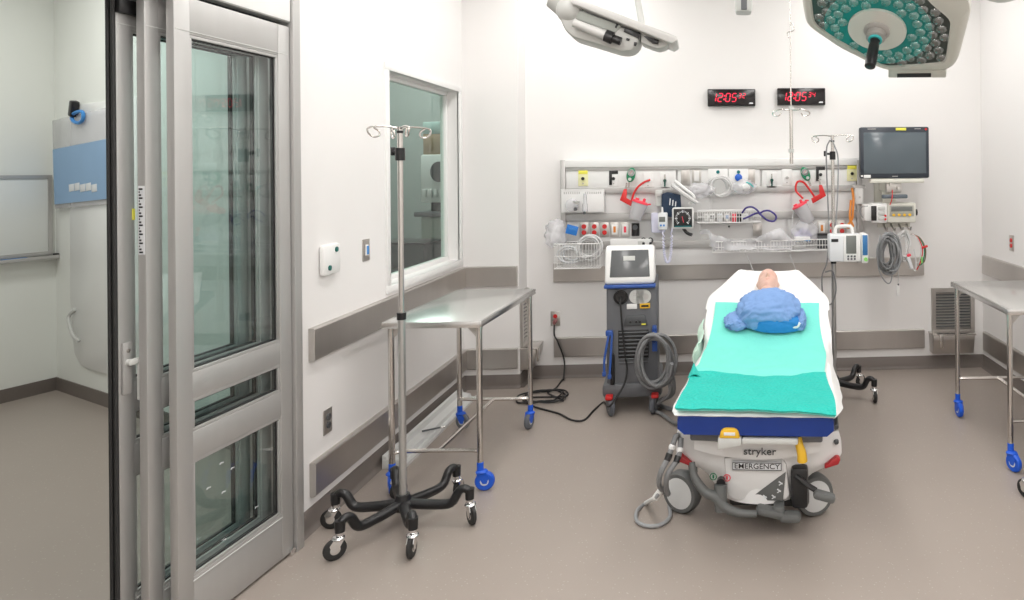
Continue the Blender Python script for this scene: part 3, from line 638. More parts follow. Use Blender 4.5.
MB().box((0, -.0285, -w_ * .74), (1.5 * w_, .002, .008), 0).build('green_strip', mat('cap_green', (0, .16, .17), .4), r)
m = MB(); m.tube([(.0, .03, -w_ * .9), (.01, .03, -w_ * 1.15), (.035, .03, -w_ * 1.45), (.07, .02, -w_ * 1.6)], .013); m.build('hose', BLACK, r); MB().cyl((0, .02, 0), (0, .098, 0), .02).build('mount', LGREY, r)
L = Loc(671.5, 204, HY - .085); r = thing('blood_pressure_cuff', 'folded navy blood pressure cuff behind the square gauge', 'cuff', L.o)
k = L.k
m = MB(); m.prism([(k(-9.5), k(10)), (k(-4), k(12)), (k(9), k(9)), (k(10), k(-10)), (k(-1), k(-13)), (k(-10), k(-11))], (0, .02, 0), XA, UP, -YA * .05, .008); m.build('cuff_body', DNAVY, r)
for dx in (-.01, .012, .034): MB().box((dx, -.034, .015 - dx * .4), (.009, .006, .05 - dx * .3), .002, Matrix.Rotation(.1, 4, 'Y')).build('cuff_mark', WHITE2, r)
L = Loc(659, 198, HY - .05); r = thing('rail_bracket', 'grey rail bracket left of the navy cuff', 'bracket', L.o); MB().box((0, 0, 0), (L.k(7), .06, L.k(16)), .006).build('block', LGREY, r); MB().box((0, -.035, .03), (L.k(5), .02, L.k(4)), .004).build('latch', RAILM, r)
L = Loc(663, 222, HY - .11); k = L.k; r = thing('thermometer_unit', 'white electronic thermometer with a hanging coiled lead on the rack', 'thermometer', L.o)
MB().box((k(-5), .05, -k(1)), (k(14), .07, k(20)), .012).build('holder', LILAC, r)
MB().box((0, -.01, k(1)), (k(9.5), .06, k(17)), .01).build('case', WHITE2, r); MB().box((-k(.5), -.041, k(3)), (k(6), .004, k(5)), .002).build('display', LCD, r)
for dx in (-1.8, 1.2): MB().box((k(dx), -.041, -k(3)), (k(1.8), .006, k(2)), .002).build('button', BLUELBL, r)
MB().cyl((k(-.5), 0, k(9)), (k(-.5), 0, k(15)), .011, .007).build('probe', WHITE, r)
m = MB(); pts = []
for i in range(180):
    t = i / 179; a = t * PI; c = V((k(4.5) - k(4) * math.cos(a), -.03, -k(6) - k(34) * math.sin(a) ** .6)); pts.append(c + V((.007 * math.cos(i * 1.3), .007 * math.sin(i * 1.3), 0)))
m.tube(pts, .006, n=6, raw=True); m.build('coiled_lead', LILAC, r)
L = Loc(662, 233, HY - .10); 
# ---- wire baskets
def basket(px, py, w, h, d, label, nb=14, grp=None, mm=WHITE):
    """px,py = bottom centre at the rack, w/h in px, d depth in metres"""
    L = Loc(px, py, HY - .030); k = L.k; r = thing('wire_basket', label, 'basket', L.o, 0, grp); W, Hh = k(w), k(h)
    m = MB(); c = [(-W / 2, 0), (W / 2, 0), (W / 2, -d), (-W / 2, -d)]
    for z, rr in ((Hh, .0045), (Hh * .5, .003), (0.004, .0035)): m.tube([(a, b, z) for a, b in c], rr, n=6, raw=True, closed=True)
    m.build('rim', mm, r)
    m = MB()
    for i in range(nb + 1):
        x = -W / 2 + W * i / nb
        m.tube([(x, -d, Hh), (x, -d, .004), (x, 0, .004), (x, 0, Hh)], .0022, n=5, raw=True)
    for i in range(1, 4):
        y = -d * i / 4; m.tube([(-W / 2, y, Hh), (-W / 2, y, .004), (W / 2, y, .004), (W / 2, y, Hh)], .0022, n=5, raw=True)
    m.build('wire', mm, r); return r, L
def bag(name, label, px, py, w, h, d, Y, seed, m_=CLEAR2, cat='plastic bag', sc=1, grp=None, ph=.35):
    L = Loc(px, py, Y); k = L.k; r = MB(); W, Hh = k(w) / 2, k(h) / 2; t = bmesh.new(); bmesh.ops.create_icosphere(t, subdivisions=4, radius=1)
    for v in t.verts:
        n = noise.noise(v.co * 1.7 + V((seed, 0, 0))) * .32 + noise.noise(v.co * 4 + V((seed, 3, 0))) * .16 * ph / .35 + noise.noise(v.co * 9 + V((0, seed, 0))) * .05
        q = v.co * (1 + n); v.co = V((q.x * W, q.y * d / 2, q.z * Hh))
    r.merge(t); o = r.build(name, m_, None, ang=60); o.location = L.o; tag(o, label, cat, grp); return o
b1, _ = basket(581, 266, 43, 24, .17, 'white wire basket at the left end of the rack, full of tubing', 16)
bag('plastic_bag', 'crumpled clear plastic bag bulging over the left basket', 555, 233, 22, 26, .13, HY - .11, 3)
L = Loc(572, 230, HY - .10); r = thing('blue_packet', 'bright blue packet standing in the left basket', 'packet', L.o); MB().box((0, 0, 0), (L.k(11), .02, L.k(9)), .003, Matrix.Rotation(.25, 4, 'Y')).build('wrapper', mat('packet_blue', (.02, .18, .58), .45, var=.06, vscale=30), r); MB().box((L.k(.6), -.012, L.k(1)), (L.k(6), .003, L.k(1.6)), .0, Matrix.Rotation(.25, 4, 'Y')).build('stripe', BLUELBL, r)
def coil(name, label, px, py, Y, rx, rz, n, rad, m_, seed, cat, grp=None, depth=.05, rot=0, extra=None):
    L = Loc(px, py, Y); k = L.k; rr = random.Random(seed); pts = []; N = 16 * n
    for i in range(N):
        a = 2 * PI * i / 16; f = 1 + .20 * math.sin(i * .31 + seed) + .10 * math.sin(i * .053 * seed) + .06 * rr.random(); 
        x, z = k(rx) * f * math.cos(a), k(rz) * f * math.sin(a)
        pts.append(V((x * math.cos(rot) - z * math.sin(rot), depth * (i / N - .5) + .012 * math.sin(i * .9 + seed), x * math.sin(rot) + z * math.cos(rot))))
    if extra: pts += [V((k(a), -.01, -k(b))) for a, b in extra]
    o = MB().tube(pts, rad, n=6, sub=2).build(name, m_); o.location = L.o; tag(o, label, cat, grp); return o
coil('tubing_coil', 'coil of white tubing in the left wire basket', 589, 248, HY - .10, 10, 11, 8, .007, CABLEL, 2, 'tubing', rot=-.6, depth=.07)
coil('tubing_coil', 'loose clear tubing at the bottom of the left wire basket', 570, 254, HY - .09, 9, 7, 3, .007, WHITE2, 5, 'tubing', depth=.06)
L = Loc(584, 212, HY - .03); k = L.k; r = thing('supply_bin', 'white plastic bin with a row of slots on the upper left of the rack', 'bin', L.o)
W_, H_ = k(41), k(22); m = MB(); m.bb(-W_ / 2, W_ / 2, -.06, -.055, 0, H_, .002); m.bb(-W_ / 2, W_ / 2, -.06, 0, 0, .005, .001); m.bb(-W_ / 2, -W_ / 2 + .005, -.055, 0, .005, H_); m.bb(W_ / 2 - .005, W_ / 2, -.055, 0, .005, H_); m.build('bin_body', PANELM, r)
for i in range(18):
    if 8 <= i <= 9: continue
    if i in (0, 10): m = MB()
    m.bb(-W_ / 2 + W_ * (i + 1.2) / 20, -W_ / 2 + W_ * (i + 1.75) / 20, -.0612, -.0595, H_ * .82, H_ * .92)
    if i in (7, 17): m.build('slot_row', RAILM, r)
MB().bb(-W_ / 2 - .003, W_ / 2 + .003, -.064, -.052, H_, H_ + .006, .002).build('bin_rim', WHITE, r)
m = MB()
L = Loc(572, 205, HY - .13); r = thing('mask_bag', 'clear bag holding a breathing mask in front of the white slotted bin', 'mask', L.o)
MB().ball((0, 0, 0), .06, (.9, .5, .9)).build('bag', CLEAR2, r); m = MB(); m.cyl((.035, -.03, -.03), (.035, -.05, -.03), .014); m.build('valve', DGREY, r); MB().lathe([(.02, .0), (.035, .03), (.034, .03), (.018, .0)], Matrix.Translation((.03, 0, .0)), 16).build('cone', LGREY, r)
L = Loc(585, 205, HY - .11); r = thing('hanging_nebuliser', 'small clear nebuliser hanging below the yellow outlet at the left', 'nebuliser', L.o)
MB().lathe([(.012, -.06), (.022, -.05), (.022, 0), (.014, .02), (.012, .09), (.006, .09)], None, 16).build('cup', CLEAR, r); MB().cyl((0, -.02, -.06), (.0, -.035, -.06), .012).build('cap', DGREY, r)
# the long middle shelf
b3, _ = basket(729, 222, 62, 12, .12, 'long white wire shelf at the middle of the rack', 26)
for i, (px, w_, col) in enumerate(((706, 6, WHITE), (712, 7, DGREY), (720, 6, WHITE2), (727, 5, BLUELBL), (734, 5, PINK), (739, 6, BLACK), (745, 7, WHITE))):
    L = Loc(px, 216.5, HY - .07); o = thing('supply_packet', ('white packet at the left end of the middle wire shelf', 'dark packet second from the left on the middle wire shelf', 'pale packet third from the left on the middle wire shelf', 'blue-tipped packet near the centre of the middle wire shelf', 'red packet on the middle wire shelf left of the purple tubing', 'black connector piece on the middle wire shelf left of the purple tubing', 'white packet on the middle wire shelf behind the purple tubing')[i], 'packet', L.o, 0, 'packets on the middle wire shelf')
    MB().box((0, 0, -.01), (L.k(w_ - 1), .05, L.k(8)), .004).build('wrapper', WHITE if col in (BLUELBL, DGREY) else col, o); MB().box((0, -.026, -.002), (L.k(w_ * .5), .003, L.k(3)), .001).build('marking', col if col not in (WHITE, WHITE2) else LGREY, o)
def free_tube(name, label, pts, Y, rad, m_, cat, sub=6, grp=None):
    o = pts[0]; L = Loc(o[0], o[1], Y); P = [L.p(p[0], p[1], -(p[2] if len(p) > 2 else 0)) for p in pts]
    t = MB().tube(P, rad, n=7, sub=sub).build(name, m_); t.location = L.o; return tag(t, label, cat, grp)
free_tube('purple_tubing', 'purple looped tubing over the middle wire shelf', [(742, 213), (746, 208, .02), (752, 207, .03), (757, 210, .03), (760, 213, .02), (764, 211, .03), (770, 211, .03), (776, 216, .03), (774, 221, .03), (767, 220, .03), (761, 215, .03), (757, 213), (748, 217, .02), (743, 219, .02)], HY - .15, .0075, PURPLE, 'tubing')
coil('tubing_coil', 'coil of white corrugated tubing hanging at the left white valve block', 719, 187, HY - .07, 10, 9, 4, .008, CABLEL, 9, 'tubing', depth=.06)
bag('tubing_bag', 'clear bag of white tubing hanging right of the navy cuff', 701, 190, 24, 14, .08, HY - .09, 8, grp=None)
free_tube('oxygen_hose', 'pair of white hoses slanting from the rack over the navy cuff', [(672, 185), (680, 191, .03), (688, 197, .04), (697, 203, .03)], HY - .13, .016, CABLEL, 'hose')
free_tube('oxygen_hose', 'white hose slanting beside the first one, further from the cuff', [(675, 181), (685, 189, .03), (694, 197, .03), (689, 204, .03)], HY - .11, .013, WHITE, 'hose')
r = thing('mask_bag', 'clear bag with a breathing mask and a green strap below the blue dial', 'mask', Loc(744, 187, HY - .09).o); k = Loc(744, 187, HY - .09).k
t = bmesh.new(); bmesh.ops.create_icosphere(t, subdivisions=3, radius=1)
for v in t.verts: q = v.co * (1 + .25 * noise.noise(v.co * 2.2)); v.co = V((q.x * k(12), q.y * .05, q.z * k(7.5)))
MB().merge(t).build('bag', CLEAR2, r); MB().ball((k(1), -.02, k(0)), .05, (1.1, .7, .8)).build('mask', WHITE, r); m = MB(); m.tube([(k(2), -.06, k(5)), (k(6), -.065, k(3)), (k(9), -.05, 0)], .006); m.build('strap', mat('strap_teal', (.05, .45, .45), .5), r)
# lower middle shelf with plastic drapes
b4, _ = basket(757, 250, 90, 11, .17, 'long white wire shelf low on the rack, heaped with clear plastic', 30)
def sheetbag(label, poly, Y, seed, m_=CLEAR2):
    o = Loc(poly[0][0], poly[0][1], Y); P = [o.p(*p) for p in poly]; t = bmesh.new(); c = sum(P, V()) / len(P)
    f = t.faces.new([t.verts.new(p) for p in P]); bmesh.ops.triangulate(t, faces=[f]); bmesh.ops.subdivide_edges(t, edges=t.edges[:], cuts=6, use_grid_fill=True); bmesh.ops.triangulate(t, faces=t.faces[:])
    for v in t.verts: v.co.y += .035 * noise.noise(v.co * 14 + V((seed, 0, 0))) ; v.co.z += .012 * noise.noise(v.co * 22 + V((0, seed, 0)))
    bmesh.ops.recalc_face_normals(t, faces=t.faces); bmesh.ops.solidify(t, geom=t.faces[:], thickness=.004)
    ob = MB().merge(t).build('plastic_wrap', m_, ang=60); ob.location = o.o; return tag(ob, label, 'plastic wrap')
sheetbag('clear plastic wrap with a long pointed end on the low wire shelf', [(706, 229), (716, 236), (735, 240), (756, 239), (757, 249), (738, 250), (714, 250), (713, 240)], HY - .20, 1, CLEAR)
sheetbag('clear plastic wrap heaped over the middle of the low wire shelf', [(752, 241), (766, 233), (782, 228), (790, 238), (797, 243), (790, 250), (770, 250), (752, 249)], HY - .20, 5, CLEAR)
b5, _ = basket(809, 248, 41, 11, .20, 'white wire basket low on the rack left of the infusion pump', 15)
bag('mask_bag', 'clear bag with a lilac mask in the basket left of the infusion pump', 805, 232, 26, 24, .12, HY - .12, 11, cat='plastic bag', ph=.2)
L = Loc(803, 234, HY - .12); r = thing('face_mask', 'lilac breathing mask inside the clear bag left of the infusion pump', 'mask', L.o)
m = MB(); m.tube([(-.06, 0, -.05), (-.04, -.01, .01), (.0, -.02, .03), (.045, -.01, .01), (.06, 0, -.03)], .015); m.build('cushion', mat('mask_lilac', (.45, .42, .68), .4, var=.03), r); MB().ball((0, 0, -.02), .04, (1.2, .5, .9)).build('shell', LILAC, r)
L = Loc(802, 239, HY - .16); r = thing('blue_packet', 'pale blue and white packet lying in the basket left of the infusion pump', 'packet', L.o); MB().box((0, 0, .008), (L.k(16), .05, L.k(3)), .005).build('wrapper', WHITE, r); MB().box((0, -.001, -.008), (L.k(16), .052, L.k(2)), .004).build('band', mat('sky', (.2, .45, .8), .5), r)
L = Loc(823, 240, HY - .13); r = thing('black_case', 'dark box in the basket left of the infusion pump', 'case', L.o); MB().box((0, 0, -.01), (L.k(12), .07, L.k(14)), .006).build('case_body', DGREY, r); MB().box((0, -.0, L.k(6)), (L.k(12.6), .075, L.k(2.4)), .004).build('lid', BLACK, r)
free_tube('orange_cord', 'orange cable hanging at the right end of the rack', [(852, 188), (853.5, 198, .01), (853, 210, .02), (852, 219, .02), (847, 227, .03), (853, 226, .03), (850, 218, .03), (851, 200, .02)], HY - .10, .010, ORANGE, 'cable')
L = Loc(859, 196, HY - .06); r = thing('nurse_handset', 'white handset hanging on the right upright of the rack', 'handset', L.o); MB().box((0, 0, 0), (L.k(9), .05, L.k(17)), .018).build('case', WHITE, r); MB().cyl((0, -.02, -.01), (0, -.03, -.01), .009).build('button', LGREY, r); MB().box((0, .01, L.k(9.5)), (L.k(13), .04, L.k(4)), .006).build('cradle', RAILM, r)
for i, px in enumerate((643.5, 650.5)):
    L = Loc(px, 243, HY - .07); r = thing('black_clip', ('black clip hooked on the rack above the grey machine, left one', 'black clip hooked on the rack above the grey machine, right one')[i], 'clip', L.o, 0, 'black clips above the machine')
    MB().box((0, 0, -.025), (.022, .03, .065), .006).build('body', BLACK, r); m = MB(); m.tube([(math.cos(a) * .018, 0, .02 + math.sin(a) * .02) for a in [q * PI / 5 for q in range(10)]], .004, closed=True, n=6); m.build('ring', BLACK, r)
L = Loc(631, 243, HY - .05); r = thing('rail_shelf', 'white bracket plate on the bottom rail above the grey machine', 'bracket', L.o); MB().box((0, 0, 0), (L.k(40), .05, L.k(9)), .006).build('plate', WHITE, r); MB().box((L.k(10), -.026, 0), (L.k(6), .01, L.k(4)), .003).build('label_holder', LGREY, r)
for i, (pts, l) in enumerate((([(744, 251), (748, 258, .01), (752, 268, .0), (756, 276, .0)], 'thin clear tube hanging from the low wire shelf, left of the manikin head'), ([(789, 250), (791, 258, .0), (795, 268, .0), (797, 276, .0)], 'thin clear tube hanging from the low wire shelf, right of the manikin head'))):
    free_tube('hanging_tubing', l, pts, HY - .16, .004, CABLEL, 'tubing')
free_tube('hanging_tubing', 'thin clear tube draped from the right red suction set to the basket', [(797, 205), (793, 214), (792, 228), (791, 240)], HY - .12, .004, CABLEL, 'tubing')
# ================================================================== monitor on the right
MY = 5.42
a, b = at(860, 127, MY), at(929.5, 178, MY); c = (a + b) / 2; w_, h_ = b.x - a.x, a.z - b.z
r = thing('patient_monitor', 'large grey flat patient monitor on a wall arm above the pump cables', 'monitor', c, -.02)
MB().box((0, .03, 0), (w_, .06, h_), .014).build('bezel', mat('monitor_slate', (.028, .036, .05), .35, var=.03), r)
MB().box((0, -.001, -.003), (w_ * .90, .003, h_ * .80), .002).build('screen', SCREEN, r)
MB().box((w_ * .09, -.0015, h_ * .455), (w_ * .15, .004, h_ * .05), .001).build('yellow_sticker', LEMON, r); MB().cyl((w_ * .45, 0, h_ * .45), (w_ * .45, -.004, h_ * .45), .009).build('alarm_lamp', RED, r)
m = MB(); m.box((-w_ * .40, -.001, -h_ * .46), (w_ * .10, .003, h_ * .06), .001); m.box((-w_ * .475, -.001, -h_ * .45), (w_ * .03, .003, h_ * .03), .001); m.build('white_label', WHITE, r)
m = MB(); m.box((0, -.001, -h_ * .46), (w_ * .08, .002, h_ * .015), 0); m.box((-w_ * .33, -.001, h_ * .46), (w_ * .12, .002, h_ * .012), 0); m.box((w_ * .33, -.001, h_ * .46), (w_ * .09, .002, h_ * .012), 0); m.build('bezel_marking', RAILM, r)
MB().box((.02, .04, -h_ / 2 - .02), (w_ * .78, .08, .035), .01).build('under_tray', CREAM, r)
k = MY / F
m = MB(); m.box((.0, .06, -h_ / 2 - k * 9), (k * 16, .06, k * 12), .012); m.cyl((-.03, .04, -h_ / 2 - k * 6), (-.03, .0, -h_ / 2 - k * 6), .014); m.cyl((.03, .04, -h_ / 2 - k * 10), (.03, .0, -h_ / 2 - k * 10), .014); m.build('arm_joint', STEELD, r)
MB().box((.0, .02, -h_ / 2 - k * 18.5), (k * 26, .045, k * 4), .009).build('handle', mat('slate_handle', (.10, .125, .15), .4, var=.03), r)
m = MB(); m.bb(-.05, .05, .05, BY - MY, -h_ / 2 - k * 14, -h_ / 2 - k * 4, .01); m.bb(-.09, .09, BY - MY - .03, BY - MY, -h_ / 2 - k * 40, -.05, .006); m.build('wall_arm', CREAM, r)
m = MB(); m.tube([(-.02, .01, -h_ / 2 - k * 12), (-.03, -.02, -h_ / 2 - k * 20), (-.045, -.01, -h_ / 2 - k * 27)], .004); m.build('red_lead', RED, r)
m = MB(); m.bb(-.05, .05, .21, .25, -h_ / 2 - k * 46, -h_ / 2 - k * 12, .006); m.build('mounting_bar', CREAM, r)
L = Loc(892, 213, 5.46); k = L.k
r = thing('monitor_module', 'cream module box with four amber knobs under the wall monitor', 'module', L.o)
MB().box((k(10), .07, 0), (k(30), .14, k(20)), .012).build('case', CREAM, r); MB().box((k(10), -.001, k(2)), (k(25), .006, k(11)), .003).build('recess', mat('recess_grey', (.38, .38, .34), .5), r); MB().box((k(10), -.003, k(4)), (k(22), .004, k(5)), .002).build('display', LCD, r)
for i in range(4): MB().cyl((k(1.5 + i * 5.5), 0, -k(2)), (k(1.5 + i * 5.5), -.014, -k(2)), .011).build('knob', YELLOW, r)
MB().cyl((k(25), .05, 0), (k(27.5), .05, 0), .026).build('side_knob', BLACK, r)
MB().box((-k(13), .07, 0), (k(16), .16, k(20)), .012).build('rack_case', WHITE, r); MB().box((-k(19), -.012, 0), (k(5.5), .012, k(15)), .003).build('dark_slot', BLACK, r)
m = MB()
for z in (5, 0, -5): m.box((-k(11), -.014, k(z)), (k(7), .012, k(3.6)), .003)
m.build('connector', LGREY, r)
for z in (-2.5, -6): MB().cyl((-k(7.5), -.01, k(z)), (-k(7.5), -.022, k(z)), .009).build('red_jack', RED, r)
MB().bb(-k(28), -k(20), .02, .12, -k(8), k(9), .01).build('side_bracket', WHITE, r)
m = MB(); m.box((k(5), .1, -k(13)), (k(34), .02, k(5)), .004); m.box((k(5), .14, -k(4)), (k(20), .03, k(16)), .004); m.build('hook_rail', CREAM, r)
for x in (-6, 2, 10, 18):
    m = MB(); m.tube([(k(x), .09, -k(12)), (k(x), .03, -k(16)), (k(x), -.02, -k(17)), (k(x), -.04, -k(14))], .007); m.build('cable_hook', STEELD, r)
coil('coiled_cord', 'thick bundle of coiled grey monitoring cables hanging under the module box', 889, 253, 5.36, 9, 17, 13, .0075, CABLE, 4, 'cable', depth=.09)
coil('coiled_cord', 'dark grey cable coiled inside the thick grey cable bundle', 887, 253, 5.29, 6.5, 14, 7, .0065, HOSE, 12, 'cable', depth=.06)
free_tube('coiled_cord', 'single grey cable drooping below the thick cable bundle', [(880, 235), (878, 262, .02), (881, 275, .02), (887, 283, .02), (891, 281, .02), (892, 268, .01), (888, 240, .0)], 5.34, .005, CABLE, 'cable')
coil('coiled_cord', 'light grey cable loop hanging right of the thick cable bundle', 904, 247, 5.38, 5.5, 13, 5, .006, CABLEL, 7, 'cable', depth=.04)
r = thing('temperature_probe', 'white probe on a thin lead hanging lowest under the module box', 'probe', Loc(898, 250, 5.36).o); k = 5.36 / F
m = MB(); m.tube([(k(-1) if 0 else 0, 0, k * 18), (k * 1.0, -.005, 0), (0, 0, -k * 34)], .004); m.build('probe_cord', CABLEL, r); m = MB(); m.box((-.003, 0, -k * 41), (.026, .018, .085), .008); m.build('probe_body', WHITE, r); MB().box((0, 0, -k * 35.5), (.012, .014, .022), .004).build('collar', DGREY, r)
r = thing('pulse_sensor', 'white finger sensor on a looped lead right of the cable bundle', 'sensor', Loc(908, 262, 5.38).o)
m = MB(); m.tube([(-.02, 0, .22), (-.015, -.02, .08), (0, -.01, .03), (.05, -.01, -.07), (.06, -.01, .0), (.05, 0, .1)], .005); m.build('sensor_cord', CABLEL, r); MB().box((.008, -.015, .0), (.03, .03, .11), .012, Matrix.Rotation(-.3, 4, 'Y')).build('clip', WHITE2, r); MB().box((.0, -.018, .055), (.032, .033, .02), .006, Matrix.Rotation(-.3, 4, 'Y')).build('red_tip', PINK, r)
r = thing('electrode_leads', 'bunch of red, green and white electrode leads at the right end of the hook rail', 'leads', Loc(911, 234, 5.40).o)
for i, (mm, dx) in enumerate(((RED, 0), (GREEN, .015), (CABLEL, -.012), (mat('lead_brown', (.2, .12, .08), .5), .024))):
    m = MB(); m.tube([(0, 0, .0), (.05 + dx * .6, -.02, -.03), (.085 + dx, -.02, -.12), (.07 + dx * 1.2, -.01, -.22), (.04 + dx, -.01, -.28 + .03 * i)], .0045, n=6); m.build('lead', mm, r)
m = MB(); m.box((.10, -.025, -.10), (.05, .012, .018), .004, Matrix.Rotation(-.3, 4, 'Y')); m.build('red_clip', RED, r); MB().box((.075, -.03, -.20), (.012, .012, .05), .003).build('green_clip', mat('clip_green', (.25, .6, .15), .4), r)
free_tube('power_cable', 'thin grey cable hanging left of the module box by the rack upright', [(863, 218), (860, 212, .01), (862, 207, .02), (868, 206, .02)], 5.40, .004, CABLE, 'cable')
# ================================================================== right IV pole and pump
r = iv_stand('chrome drip stand carrying the infusion pump, behind the bed', (.93, 5.12, 0), math.radians(-30), 5, .30, 1.925, 1.775, 1.0, 2, .15)
PX, PYY = .93, 5.12
L = Loc(835, 247, 5.0); k = L.k
r = thing('infusion_pump', 'white infusion pump with a grey screen and blue side module on the right drip stand', 'infusion pump', L.o + V((0, 0, 0)), -.08)
MB().box((k(10), .02, -k(.5)), (k(33), .16, k(27)), .014).build('case', WHITE2, r); MB().box((k(16), -.065, 0), (k(17), .02, k(27)), .008).build('front_door', WHITE, r)
MB().box((k(15), -.077, k(3.5)), (k(10), .004, k(18)), .003).build('screen', LCD, r)
for i in range(3):
    for j in range(2): MB().box((k(12 + i * 3.2), -.077, -k(8.2 + j * 2.6)), (k(2), .005, k(1.9)), .002).build('key', MGREY, r)
MB().box((-k(1), -.062, k(7.5)), (k(7), .004, k(3)), .001).build('black_label', BLACK, r)
MB().box((k(28.5), -.02, -k(.5)), (k(6.5), .14, k(29)), .01).build('side_module', WHITE, r); MB().box((k(28.5), -.091, k(3)), (k(5), .006, k(20)), .006).build('blue_face', mat('module_blue', (.03, .16, .38), .35, var=.03), r); MB().cyl((k(29), -.09, -k(11)), (k(29), -.1, -k(11)), .014).build('green_key', mat('clip_green', (.25, .6, .15), .4), r)
m = MB(); m.tube([(k(0), .0, k(13)), (k(1), .0, k(19)), (k(4), 0, k(21)), (k(14), 0, k(21)), (k(17), 0, k(19)), (k(18), 0, k(13))], .012, n=10); m.build('carry_handle', WHITE, r)
m = MB(); m.box((-k(1), .088, 0), (.06, .024, .07), .006); m.build('pole_clamp', DGREY, r)
def ptube(name, label, pts, rad, m_, cat):            # points given in the drip stand's own metres around its pole
    o = V((PX, PYY, 1.3)); t = MB().tube([V(p) for p in pts], rad, n=7).build(name, m_); t.location = o; return tag(t, label, cat)
kk = 5.1 / F
Q = lambda x, y, d=-.05: at(x, y, PYY + d) - V((PX, PYY, 1.3))
ptube('infusion_line', 'dark line looped down the left side of the right drip stand', [Q(830, 140), Q(826.5, 150), Q(827, 180), Q(828.5, 215), Q(829, 235), Q(827, 262), Q(822, 277), Q(824, 300), Q(831, 304), Q(836, 290), Q(833, 272), Q(825, 272)], .0055, HOSE, 'tubing')
ptube('infusion_line', 'grey line hanging down the right side of the right drip stand', [Q(831, 138), Q(835, 147), Q(838, 158), Q(838, 185), Q(836.5, 214), Q(834, 238, .05)], .0055, CABLE, 'tubing')
# ================================================================== ceiling things
r = thing('hanging_pole', 'slim chrome pole with looped hooks hanging from the ceiling in front of the right clock', 'hanging pole', (at(791, 110, 5.3).x, 5.3, at(790, 110, 5.3).z)); k = 5.3 / F
MB().cyl((0, 0, -k * 54), (0, 0, k * 4), .014).build('pole', STEEL2, r); MB().cyl((0, 0, k * 2), (0, 0, CZ - r.location.z - .001), .005).build('rod', STEEL2, r)
for z in (2, -41): MB().cyl((0, 0, k * z - .014), (0, 0, k * z + .014), .022).build('collar', LGREY, r)
for s in (-1, 1):
    m = MB(); m.tube([(0, 0, 0), (s * k * 6, -.01, 0), (s * k * 10, -.02, k * .5), (s * k * 18, -.01, -k * 2), (s * k * 18, 0, -k * 5), (s * k * 13, 0, -k * 6), (s * k * 10, 0, -k * 3)], .005); m.build('hook', STEEL2, r)
m = MB(); m.tube([(0, 0, k * 88), (.02, 0, k * 86), (.025, 0, k * 80), (-.02, 0, k * 78), (-.02, 0, k * 74), (.0, 0, k * 72)], .004); m.build('chain_hook', STEEL2, r)
r = thing('ceiling_camera', 'small grey rounded dome camera hanging at the top of the back wall', 'camera', at(743.5, 0, 4.6)); k = 4.6 / F
MB().box((0, 0, -k * 1), (k * 17, .12, k * 26), .022).build('housing', LGREY, r); MB().box((0, -.062, -k * 3), (k * 6, .01, k * 18), .004).build('dark_strip', MGREY, r); MB().cyl((0, 0, k * 10), (0, 0, CZ - r.location.z - .001), .03).build('stem', LGREY, r)
# left boom: arm end with a sloping flat cover
BMY = 3.1; L = Loc(571, 12, BMY); k = L.k
r = thing('boom_arm', 'pale grey ceiling boom end with a sloping flat cover, hanging above the room', 'ceiling boom', L.o)
P = lambda x, y, d=0: (k(x - 571), -d, -k(y - 12))
def pr(m, pts, d0, d1, bev=.004): m.prism([(k(x - 571), -k(y - 12)) for x, y in pts], (0, -d0, 0), XA, UP, -YA * (d1 - d0), bev); return m
m = MB(); m.ball((0, -.03, 0), k(13), (1, 1, 1), 32); m.cyl((0, 0, .02), (-k(16), .03, k(10)), k(7), n=20); m.build('joint', mat('boom_grey', (.50, .505, .485), .4, var=.02), r)
BG = MATS['boom_grey']
m = MB(); pr(m, [(562, 20), (582, 15), (640, 35), (638, 46), (632, 52), (622, 53.5), (574, 39), (567, 32)], -.10, .06, .018); m.build('lower_housing', BG, r)
m = MB(); pr(m, [(575, 4), (583, 4), (676, 40), (676, 44), (671, 47), (582, 11), (575, 9)], -.12, .10, .006); m.build('top_cover', mat('boom_light', (.58, .58, .565), .35, var=.02), r)
m = MB(); pr(m, [(640, 33), (668, 44), (664, 48), (657, 50), (650, 48), (640, 44)], -.06, .05, .006); m.build('end_housing', BG, r)
m = MB(); pr(m, [(580, 13), (622, 28), (616, 35), (578, 22)], .055, .064, .003); m.build('recess_panel', mat('boom_recess', (.36, .38, .35), .5, var=.03), r)
m = MB(); m.cyl(P(577, 26.5, .085), P(610, 40, .085), k(4)); m.build('bar', mat('boom_light', (.7, .7, .685)), r)
m = MB(); m.cyl(P(607, 38.5, .085), P(614, 41.5, .085), k(6)); m.cyl(P(613, 41, .085), P(622, 44.5, .085), k(4)); m.build('knob', BLACK, r)
m = MB()
for q in ([(617, 26), (619, 27), (617, 31), (615.5, 30)], [(625, 30), (640, 35), (639, 41), (624, 34)], [(643, 38), (658, 42), (657, 46), (651, 45)], [(627, 40), (630, 41), (629, 43), (626, 42)], [(634, 44), (637, 44.5), (635.5, 48), (633.5, 47.5)]): pr(m, q, .052, .066, .001)
m.build('slot', BLACK, r)
m = MB(); m.cyl(P(641, 28), P(634, -14), k(3.2)); m.build('support_pole', LGREY, r); MB().cyl(P(633, 28, .0), P(650, 33, 0), k(3.2)).build('clevis', BG, r)
m = MB(); e1, e2 = V(P(634, -14)), V(P(555, -2)); m.cyl(e1, (e1.x, 0, CZ - L.o.z - .001), k(3.2)); m.cyl(e2, (e2.x - .02, 0, CZ - L.o.z - .001), .06); m.cyl((e2.x, 0, e2.z), (0, 0, 0), .05); m.build('drop_tube', BG, r)
